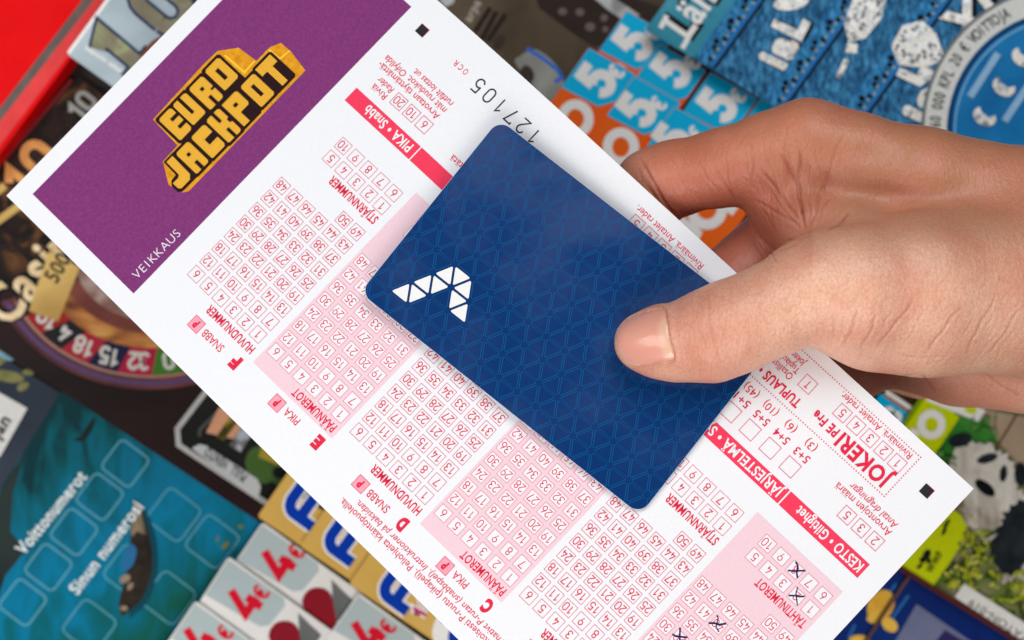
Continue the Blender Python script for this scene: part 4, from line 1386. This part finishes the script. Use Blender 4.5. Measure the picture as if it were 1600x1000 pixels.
# skin folds: (points, depth mm, half width), traced over the joints they belong to
FOLDS = [
    ([(1000, 246), (1012, 268), (1027, 294), (1042, 320), (1056, 338)], .95, 5.0), ([(1012, 290), (1028, 312), (1046, 332)], .55, 4.0), ([(996, 262), (1006, 286)], .25, 3.5),
    ([(1048, 242), (1062, 272), (1080, 306)], .22, 4), ([(1066, 240), (1074, 266)], .15, 4), ([(1090, 246), (1104, 276), (1124, 300)], .25, 4),
    ([(1116, 260), (1134, 290), (1152, 314)], .5, 5), ([(1134, 228), (1140, 270), (1146, 312)], .3, 5), ([(1172, 218), (1176, 256), (1168, 290)], .3, 6),
    ([(1222, 240), (1234, 264), (1245, 290), (1252, 330), (1256, 352)], .9, 6), ([(1248, 236), (1247, 270), (1250, 310), (1258, 358)], .7, 5), ([(1188, 264), (1208, 290), (1228, 316), (1252, 346)], .6, 6),
    ([(1180, 314), (1214, 332), (1250, 352)], .5, 5), ([(1204, 300), (1226, 330), (1250, 356)], .35, 4), ([(1300, 250), (1286, 290), (1274, 336), (1266, 356)], .45, 6), ([(1262, 250), (1266, 300), (1264, 350)], .4, 5),
    ([(1292, 356), (1306, 346), (1326, 326)], .9, 7), ([(1276, 352), (1284, 326), (1298, 304)], .4, 4), ([(1215, 262), (1222, 300), (1236, 330)], .35, 5),
    ([(1230, 376), (1250, 372), (1264, 366)], .4, 4), ([(1216, 392), (1234, 388), (1250, 378)], .35, 4), ([(1204, 214), (1206, 240)], .2, 5), ([(1228, 204), (1226, 236)], .25, 5), ([(1320, 206), (1306, 232), (1300, 252)], .2, 6),
    # thumb knuckle
    ([(1106, 452), (1106, 480), (1110, 510), (1124, 556)], .3, 5), ([(1088, 486), (1094, 514), (1106, 544)], .22, 4.5), ([(1120, 470), (1124, 500), (1134, 530)], .16, 4.5), ([(1094, 466), (1096, 500)], .14, 4), ([(1140, 462), (1144, 500)], .12, 5), ([(1160, 452), (1164, 484)], .12, 5), ([(1078, 500), (1084, 530)], .12, 4), ([(1116, 530), (1126, 566)], .14, 4), ([(1132, 456), (1134, 476)], .1, 4),
    # ball of the thumb
    ([(1306, 488), (1304, 510), (1301, 532)], .35, 5), ([(1322, 490), (1314, 520), (1308, 538)], .25, 4), ([(1342, 484), (1332, 514), (1318, 544)], .45, 5), ([(1370, 490), (1358, 520), (1344, 546)], .45, 5),
    ([(1392, 488), (1378, 516)], .25, 4), ([(1430, 462), (1408, 494), (1386, 524), (1372, 542)], .45, 5), ([(1446, 486), (1428, 516), (1412, 536)], .25, 4), ([(1502, 480), (1482, 504), (1464, 526), (1446, 552)], .5, 5), ([(1520, 500), (1500, 530)], .22, 4),
    ([(1556, 462), (1540, 490), (1528, 512), (1512, 550)], .4, 5), ([(1596, 480), (1570, 520), (1544, 552)], .35, 5), ([(1580, 450), (1566, 474)], .2, 4), ([(1470, 470), (1452, 496)], .22, 4), ([(1400, 552), (1440, 560), (1480, 556)], .2, 6),
    # palm edge below the thumb
    ([(1440, 584), (1452, 600), (1462, 614)], .5, 5), ([(1536, 580), (1566, 604), (1600, 622)], .45, 5), ([(1390, 598), (1410, 588), (1432, 586)], .3, 4), ([(1580, 586), (1600, 594)], .3, 4), ([(1500, 590), (1520, 620)], .2, 4),
    # middle finger
    ([(1190, 372), (1204, 392), (1214, 410)], .5, 4), ([(1176, 376), (1196, 404)], .3, 4),
]

def field(n_, box, ang, spread, ln, dep, w, seed):
    r_ = random.Random(seed)
    for _ in range(n_):
        x_, y_ = r_.uniform(box[0], box[2]), r_.uniform(box[1], box[3])
        a_ = R(ang + r_.gauss(0, spread))
        l_ = ln * r_.uniform(.5, 1.4) / 2
        cx, cy = math.cos(a_) * l_, -math.sin(a_) * l_
        b_ = r_.uniform(-.12, .12)
        FOLDS.append(([(x_ - cx, y_ - cy), (x_ - cy * b_, y_ + cx * b_), (x_ + cx, y_ + cy)], dep * r_.uniform(.5, 1.3), w))
field(46, (1310, 430, 1600, 570), 58, 8, 46, .13, 4.0, 1)
field(26, (1150, 430, 1300, 540), 80, 14, 34, .10, 3.6, 2)
field(22, (1070, 460, 1140, 590), 96, 14, 30, .12, 3.4, 3)
field(24, (1040, 230, 1180, 325), -62, 12, 40, .12, 3.6, 4)
field(26, (1190, 210, 1290, 350), -78, 16, 44, .16, 4.0, 5)
field(30, (1290, 200, 1420, 340), 55, 18, 36, .10, 4.0, 6)
field(34, (1400, 230, 1600, 420), 60, 26, 36, .07, 4.0, 7)
field(18, (1400, 585, 1600, 640), 60, 40, 30, .14, 3.6, 8)
field(12, (1110, 350, 1205, 430), -55, 16, 30, .10, 3.6, 9)
DENTS = [(1350, 238, 52, 32, 1.5), (1366, 312, 64, 26, 1.5), (1312, 340, 30, 16, 1.1), (1200, 300, 20, 20, .9), (1510, 330, 80, 34, .5), (1240, 260, 12, 30, .7), (1285, 300, 12, 30, .6), (1265, 300, 9, 40, -.6), (1220, 290, 9, 30, -.6)]

def poly_dist(px, py, pts):
    d = np.full(px.shape, 1e9)
    tt = np.zeros(px.shape)
    n_ = len(pts) - 1
    for i in range(n_):
        a_, b_ = np.array(pts[i], float), np.array(pts[i + 1], float)
        ab = b_ - a_
        t = np.clip(((px - a_[0]) * ab[0] + (py - a_[1]) * ab[1]) / (ab @ ab), 0, 1)
        dd = np.hypot(px - a_[0] - t * ab[0], py - a_[1] - t * ab[1])
        m_ = dd < d
        d = np.where(m_, dd, d)
        tt = np.where(m_, (i + t) / n_, tt)
    return d, tt

disp = np.zeros(len(V))
fold = np.zeros(len(V))
front = facing > .02
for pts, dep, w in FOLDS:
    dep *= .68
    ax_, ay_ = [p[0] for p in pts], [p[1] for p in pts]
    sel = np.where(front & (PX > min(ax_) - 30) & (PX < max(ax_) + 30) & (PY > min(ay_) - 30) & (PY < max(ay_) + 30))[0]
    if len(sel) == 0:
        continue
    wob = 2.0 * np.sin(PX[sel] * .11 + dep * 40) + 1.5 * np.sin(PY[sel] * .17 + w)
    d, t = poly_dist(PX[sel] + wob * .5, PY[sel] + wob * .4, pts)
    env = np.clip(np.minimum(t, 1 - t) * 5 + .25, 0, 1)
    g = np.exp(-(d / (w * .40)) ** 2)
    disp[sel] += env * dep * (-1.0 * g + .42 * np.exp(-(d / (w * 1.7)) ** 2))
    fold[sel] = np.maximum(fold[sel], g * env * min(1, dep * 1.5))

for x_, y_, rx_, ry_, a_ in DENTS:
    disp -= np.where(front, a_ * np.exp(-((PX - x_) / rx_) ** 2 - ((PY - y_) / ry_) ** 2), 0)

# thumbnail outline and its groove
NAIL = [(1037, 482), (1043, 502), (1046, 525), (1054, 561), (1030, 567), (1004, 573), (984, 572), (970, 560), (962, 540), (962, 520), (972, 503), (990, 491), (1010, 485)]
def smooth_loop(pts, n_=80):
    P_ = np.array(pts + pts[:3], float)
    out_ = []
    m_ = len(pts)
    for i in range(m_):
        p0, p1, p2, p3 = P_[i - 1 if i > 0 else m_ - 1], P_[i], P_[i + 1], P_[i + 2]
        for k_ in range(n_ // m_ + 1):
            t = k_ / (n_ // m_ + 1)
            out_.append(.5 * ((2 * p1) + (-p0 + p2) * t + (2 * p0 - 5 * p1 + 4 * p2 - p3) * t * t + (-p0 + 3 * p1 - 3 * p2 + p3) * t ** 3))
    return np.array(out_)
nl = smooth_loop(NAIL)
sel = np.where(front & (PX > 930) & (PX < 1090) & (PY > 450) & (PY < 610) & (V[:, 2] > Z_T))[0]
d, t = poly_dist(PX[sel], PY[sel], [tuple(p) for p in nl] + [tuple(nl[0])])
inside = np.zeros(len(sel), bool)
for i in range(len(nl)):
    (xa, ya), (xb, yb) = nl[i], nl[(i + 1) % len(nl)]
    c_ = ((ya > PY[sel]) != (yb > PY[sel])) & (PX[sel] < (xb - xa) * (PY[sel] - ya) / (yb - ya + 1e-9) + xa)
    inside ^= c_
base_side = np.clip((PX[sel] - 985) / 40, 0, 1)
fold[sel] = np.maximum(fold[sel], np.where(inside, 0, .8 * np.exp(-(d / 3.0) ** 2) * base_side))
disp[sel] += np.where(inside, -.5, base_side * .38 * np.exp(-(d / 7.0) ** 2)) - .1 * np.exp(-(d / 3.0) ** 2)

# fine tissue relief
def wav(P_, s, seed):
    r_ = np.random.default_rng(seed)
    o_ = np.zeros(len(P_))
    for k_ in range(7):
        dv = r_.normal(size=3)
        dv *= s / np.linalg.norm(dv) * r_.uniform(.7, 1.4)
        o_ += np.sin(P_ @ dv + r_.uniform(0, 6.28))
    return o_ / 7
disp += .16 * wav(V, .35, 1) + .07 * wav(V, .9, 2)
V = V + Nn * disp[:, None]

# drop the cap faces outside the working box and keep fine faces only where seen
me = bpy.data.meshes.new('hand')
origin = np.array(at(1640, 420, Z_T - 20))
me.vertices.add(len(V))
me.vertices.foreach_set('co', ((V - origin) * .001).astype(np.float32).ravel())
me.loops.add(Q.size)
me.loops.foreach_set('vertex_index', Q.astype(np.int32).ravel())
me.polygons.add(len(Q))
me.polygons.foreach_set('loop_start', np.arange(0, Q.size, 4, dtype=np.int32))
me.polygons.foreach_set('loop_total', np.full(len(Q), 4, dtype=np.int32))
me.polygons.foreach_set('use_smooth', np.ones(len(Q), bool))
me.update()
me.validate()

# pigment: redder fingers, knuckles and folds; ball of the thumb left out of the painted shade
red = np.zeros(len(V))
def blob(x, y, z, r, a):
    c_ = np.array(at(x, y, z))
    return a * np.exp(-((V - c_) ** 2).sum(1) / (r * r))
red += blob(1090, 300, Z_T - 12, 18, .6) + blob(1030, 300, Z_T - 16, 14, .5) + blob(1180, 280, Z_T - 8, 16, .3) + blob(1235, 370, Z_T - 8, 12, .9)
red += blob(1150, 400, Z_T - 20, 18, .9) + blob(1340, 570, Z_T - 26, 18, .8) + blob(1500, 610, Z_T - 24, 26, .6)
red += blob(1110, 530, Z_T + 20, 9, .45) + blob(1000, 540, Z_T + 10, 9, .5) + blob(1110, 580, Z_T + 10, 12, .35) + blob(1270, 175, Z_T, 12, .35)
red += .12 * wav(V, .25, 5)
red = np.clip(red, 0, 1)
att = me.attributes.new('redness', 'FLOAT', 'POINT')
att.data.foreach_set('value', red.astype(np.float32))
painted_shade = np.clip((450 - PY + (PX - 1400) * .12) / 150, 0, 1) * np.clip((PX - 960) / 80, 0, 1)  # darker back of hand and index: form shading put into the skin colour
painted_shade = np.clip(painted_shade + .25 * np.clip((470 - PY) / 60, 0, 1) * (PX < 1270) * (V[:, 2] > Z_T), 0, 1)  # same painted shade along the upper side of the thumb
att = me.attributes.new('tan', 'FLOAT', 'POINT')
att.data.foreach_set('value', painted_shade.astype(np.float32))
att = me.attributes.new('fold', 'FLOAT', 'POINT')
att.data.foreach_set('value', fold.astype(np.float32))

def skin_material():
    m_ = bpy.data.materials.new('skin')
    m_.use_nodes = True
    N, L = m_.node_tree.nodes, m_.node_tree.links
    b = N['Principled BSDF']
    b.inputs['Roughness'].default_value = .4
    b.inputs['Specular IOR Level'].default_value = .42
    b.inputs['Subsurface Weight'].default_value = .22
    b.inputs['Subsurface Radius'].default_value = (1.0, .32, .16)
    b.inputs['Subsurface Scale'].default_value = .0028
    tc = N.new('ShaderNodeTexCoord')
    def at_(n_):
        a = N.new('ShaderNodeAttribute')
        a.attribute_name = n_
        return a.outputs['Fac']
    def mix(f, c1, c2):
        x = N.new('ShaderNodeMix')
        x.data_type = 'RGBA'
        if isinstance(f, float):
            x.inputs[0].default_value = f
        else:
            L.new(f, x.inputs[0])
        for s_, c_ in ((6, c1), (7, c2)):
            if isinstance(c_, tuple):
                x.inputs[s_].default_value = c_
            else:
                L.new(c_, x.inputs[s_])
        return x.outputs[2]
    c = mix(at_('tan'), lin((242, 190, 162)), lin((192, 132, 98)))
    rm = N.new('ShaderNodeMath')
    rm.operation = 'MULTIPLY'
    rm.inputs[1].default_value = .85
    L.new(at_('redness'), rm.inputs[0])
    c = mix(rm.outputs[0], c, lin((198, 106, 82)))
    nz = N.new('ShaderNodeTexNoise')
    nz.inputs['Scale'].default_value = 90
    nz.inputs['Detail'].default_value = 5
    L.new(tc.outputs['Object'], nz.inputs['Vector'])
    rp = N.new('ShaderNodeMapRange')
    rp.inputs[1].default_value, rp.inputs[2].default_value = .4, .75
    rp.inputs[3].default_value, rp.inputs[4].default_value = 0, .6
    L.new(nz.outputs['Fac'], rp.inputs[0])
    c = mix(rp.outputs[0], c, lin((214, 132, 108)))
    n2 = N.new('ShaderNodeTexNoise')
    n2.inputs['Scale'].default_value = 1500
    n2.inputs['Detail'].default_value = 3
    L.new(tc.outputs['Object'], n2.inputs['Vector'])
    r2 = N.new('ShaderNodeMapRange')
    r2.inputs[1].default_value, r2.inputs[2].default_value = .45, .7
    r2.inputs[3].default_value, r2.inputs[4].default_value = 0, .3
    L.new(n2.outputs['Fac'], r2.inputs[0])
    c = mix(r2.outputs[0], c, lin((186, 112, 84)))
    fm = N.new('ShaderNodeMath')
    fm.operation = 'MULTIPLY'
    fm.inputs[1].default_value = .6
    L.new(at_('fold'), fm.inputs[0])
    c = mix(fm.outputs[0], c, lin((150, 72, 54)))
    # skin lines: stretched cells and pores
    mp = N.new('ShaderNodeMapping')
    mp.inputs['Rotation'].default_value = (.2, .1, R(55))
    mp.inputs['Scale'].default_value = (1, .42, 1)
    L.new(tc.outputs['Object'], mp.inputs['Vector'])
    v1 = N.new('ShaderNodeTexVoronoi')
    v1.feature = 'DISTANCE_TO_EDGE'
    v1.inputs['Scale'].default_value = 1250
    dn = N.new('ShaderNodeTexNoise')
    dn.inputs['Scale'].default_value = 500
    dn.inputs['Detail'].default_value = 3
    L.new(tc.outputs['Object'], dn.inputs['Vector'])
    dv_ = N.new('ShaderNodeVectorMath')
    dv_.operation = 'MULTIPLY_ADD'
    dv_.inputs[1].default_value = (.0016, .0016, .0016)
    L.new(dn.outputs['Color'], dv_.inputs[0])
    L.new(mp.outputs['Vector'], dv_.inputs[2])
    L.new(dv_.outputs[0], v1.inputs['Vector'])
    mp2 = N.new('ShaderNodeMapping')
    mp2.inputs['Rotation'].default_value = (.1, .3, R(-35))
    mp2.inputs['Scale'].default_value = (1, .3, 1)
    L.new(tc.outputs['Object'], mp2.inputs['Vector'])
    n3 = N.new('ShaderNodeTexNoise')
    n3.inputs['Scale'].default_value = 900
    n3.inputs['Detail'].default_value = 4
    L.new(mp2.outputs['Vector'], n3.inputs['Vector'])
    ln = N.new('ShaderNodeMapRange')
    ln.inputs[1].default_value, ln.inputs[2].default_value = 0.0, .16
    ln.inputs[3].default_value, ln.inputs[4].default_value = .17, 0.0
    L.new(v1.outputs['Distance'], ln.inputs[0])
    L.new(mix(ln.outputs[0], c, lin((150, 84, 62))), b.inputs['Base Color'])
    ad = N.new('ShaderNodeMath')
    ad.operation = 'MULTIPLY_ADD'
    ad.inputs[1].default_value = .7
    L.new(v1.outputs['Distance'], ad.inputs[0])
    L.new(n3.outputs['Fac'], ad.inputs[2])
    bp = N.new('ShaderNodeBump')
    bp.inputs['Strength'].default_value = .7
    bp.inputs['Distance'].default_value = .00022
    L.new(ad.outputs[0], bp.inputs['Height'])
    L.new(bp.outputs['Normal'], b.inputs['Normal'])
    return m_

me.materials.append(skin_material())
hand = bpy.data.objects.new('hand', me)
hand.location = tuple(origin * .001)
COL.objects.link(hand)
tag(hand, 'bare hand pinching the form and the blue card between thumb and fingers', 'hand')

# thumbnail plate
def skin_point(x, y):
    a_ = np.array((0, 0, CAM_H))
    dv = np.array(at(x, y, 0)) - a_
    dv /= np.linalg.norm(dv)
    t = CAM_H - Z_T - 40
    for _ in range(80):
        s = float(hand_sdf((a_ + dv * t)[None].astype(np.float32))[0])
        t += s
        if s < .005 or s > 60:
            break
    return a_ + dv * t
cen = np.array((1006.0, 528.0))
rings_ = [0.0, .25, .5, .7, .85, .94, 1.0]
hts = [.16, .16, .14, .10, .04, -.08, -.35]
nv, nf = [], []
nlp = nl[::2]
kk = len(nlp)
col_tip = []
for ri, (f_, hgt) in enumerate(zip(rings_, hts)):
    for p in nlp:
        xy = cen + (p - cen) * f_
        s = skin_point(*xy)
        g = grad(s[None].astype(np.float32))[0]
        g /= np.linalg.norm(g)
        tipness = np.clip((978 - xy[0]) / 10, 0, 1)
        nv.append(tuple(s + g * (hgt + (.25 * tipness if ri < 6 else 0) - .05)))
        lun = np.clip(1 - np.hypot((xy[0] - 1046) / 20, (xy[1] - 524) / 44), 0, 1)
        rim_ = 1.0 if (f_ > .9 and p[0] < 1000) else 0.0
        col_tip.append(max(rim_ * .85, np.clip(lun * 1.4, 0, .5)))
for ri in range(len(rings_) - 1):
    for i in range(kk):
        nf.append((ri * kk + i, ri * kk + (i + 1) % kk, (ri + 1) * kk + (i + 1) % kk, (ri + 1) * kk + i))
a2 = sum(nlp[i][0] * -nlp[(i + 1) % kk][1] + nlp[(i + 1) % kk][0] * nlp[i][1] for i in range(kk))
if a2 > 0:
    nf = [f_[::-1] for f_ in nf]
mb = MB()
mb.add(nv, nf)
m_ = bpy.data.materials.new('nail')
m_.use_nodes = True
N, L = m_.node_tree.nodes, m_.node_tree.links
b = N['Principled BSDF']
b.inputs['Roughness'].default_value = .26
b.inputs['Coat Weight'].default_value = .25
b.inputs['Subsurface Weight'].default_value = .2
b.inputs['Subsurface Radius'].default_value = (1, .4, .3)
b.inputs['Subsurface Scale'].default_value = .0015
a = N.new('ShaderNodeAttribute')
a.attribute_name = 'pale'
x = N.new('ShaderNodeMix')
x.data_type = 'RGBA'
x.inputs[6].default_value = lin((228, 160, 140))
x.inputs[7].default_value = lin((236, 204, 170))
L.new(a.outputs['Fac'], x.inputs[0])
L.new(x.outputs[2], b.inputs['Base Color'])
nail = mb.build('thumb_nail', m_, parent=hand, origin=origin, smooth=True)
pa = nail.data.attributes.new('pale', 'FLOAT', 'POINT')
pa.data.foreach_set('value', np.array(col_tip, np.float32))
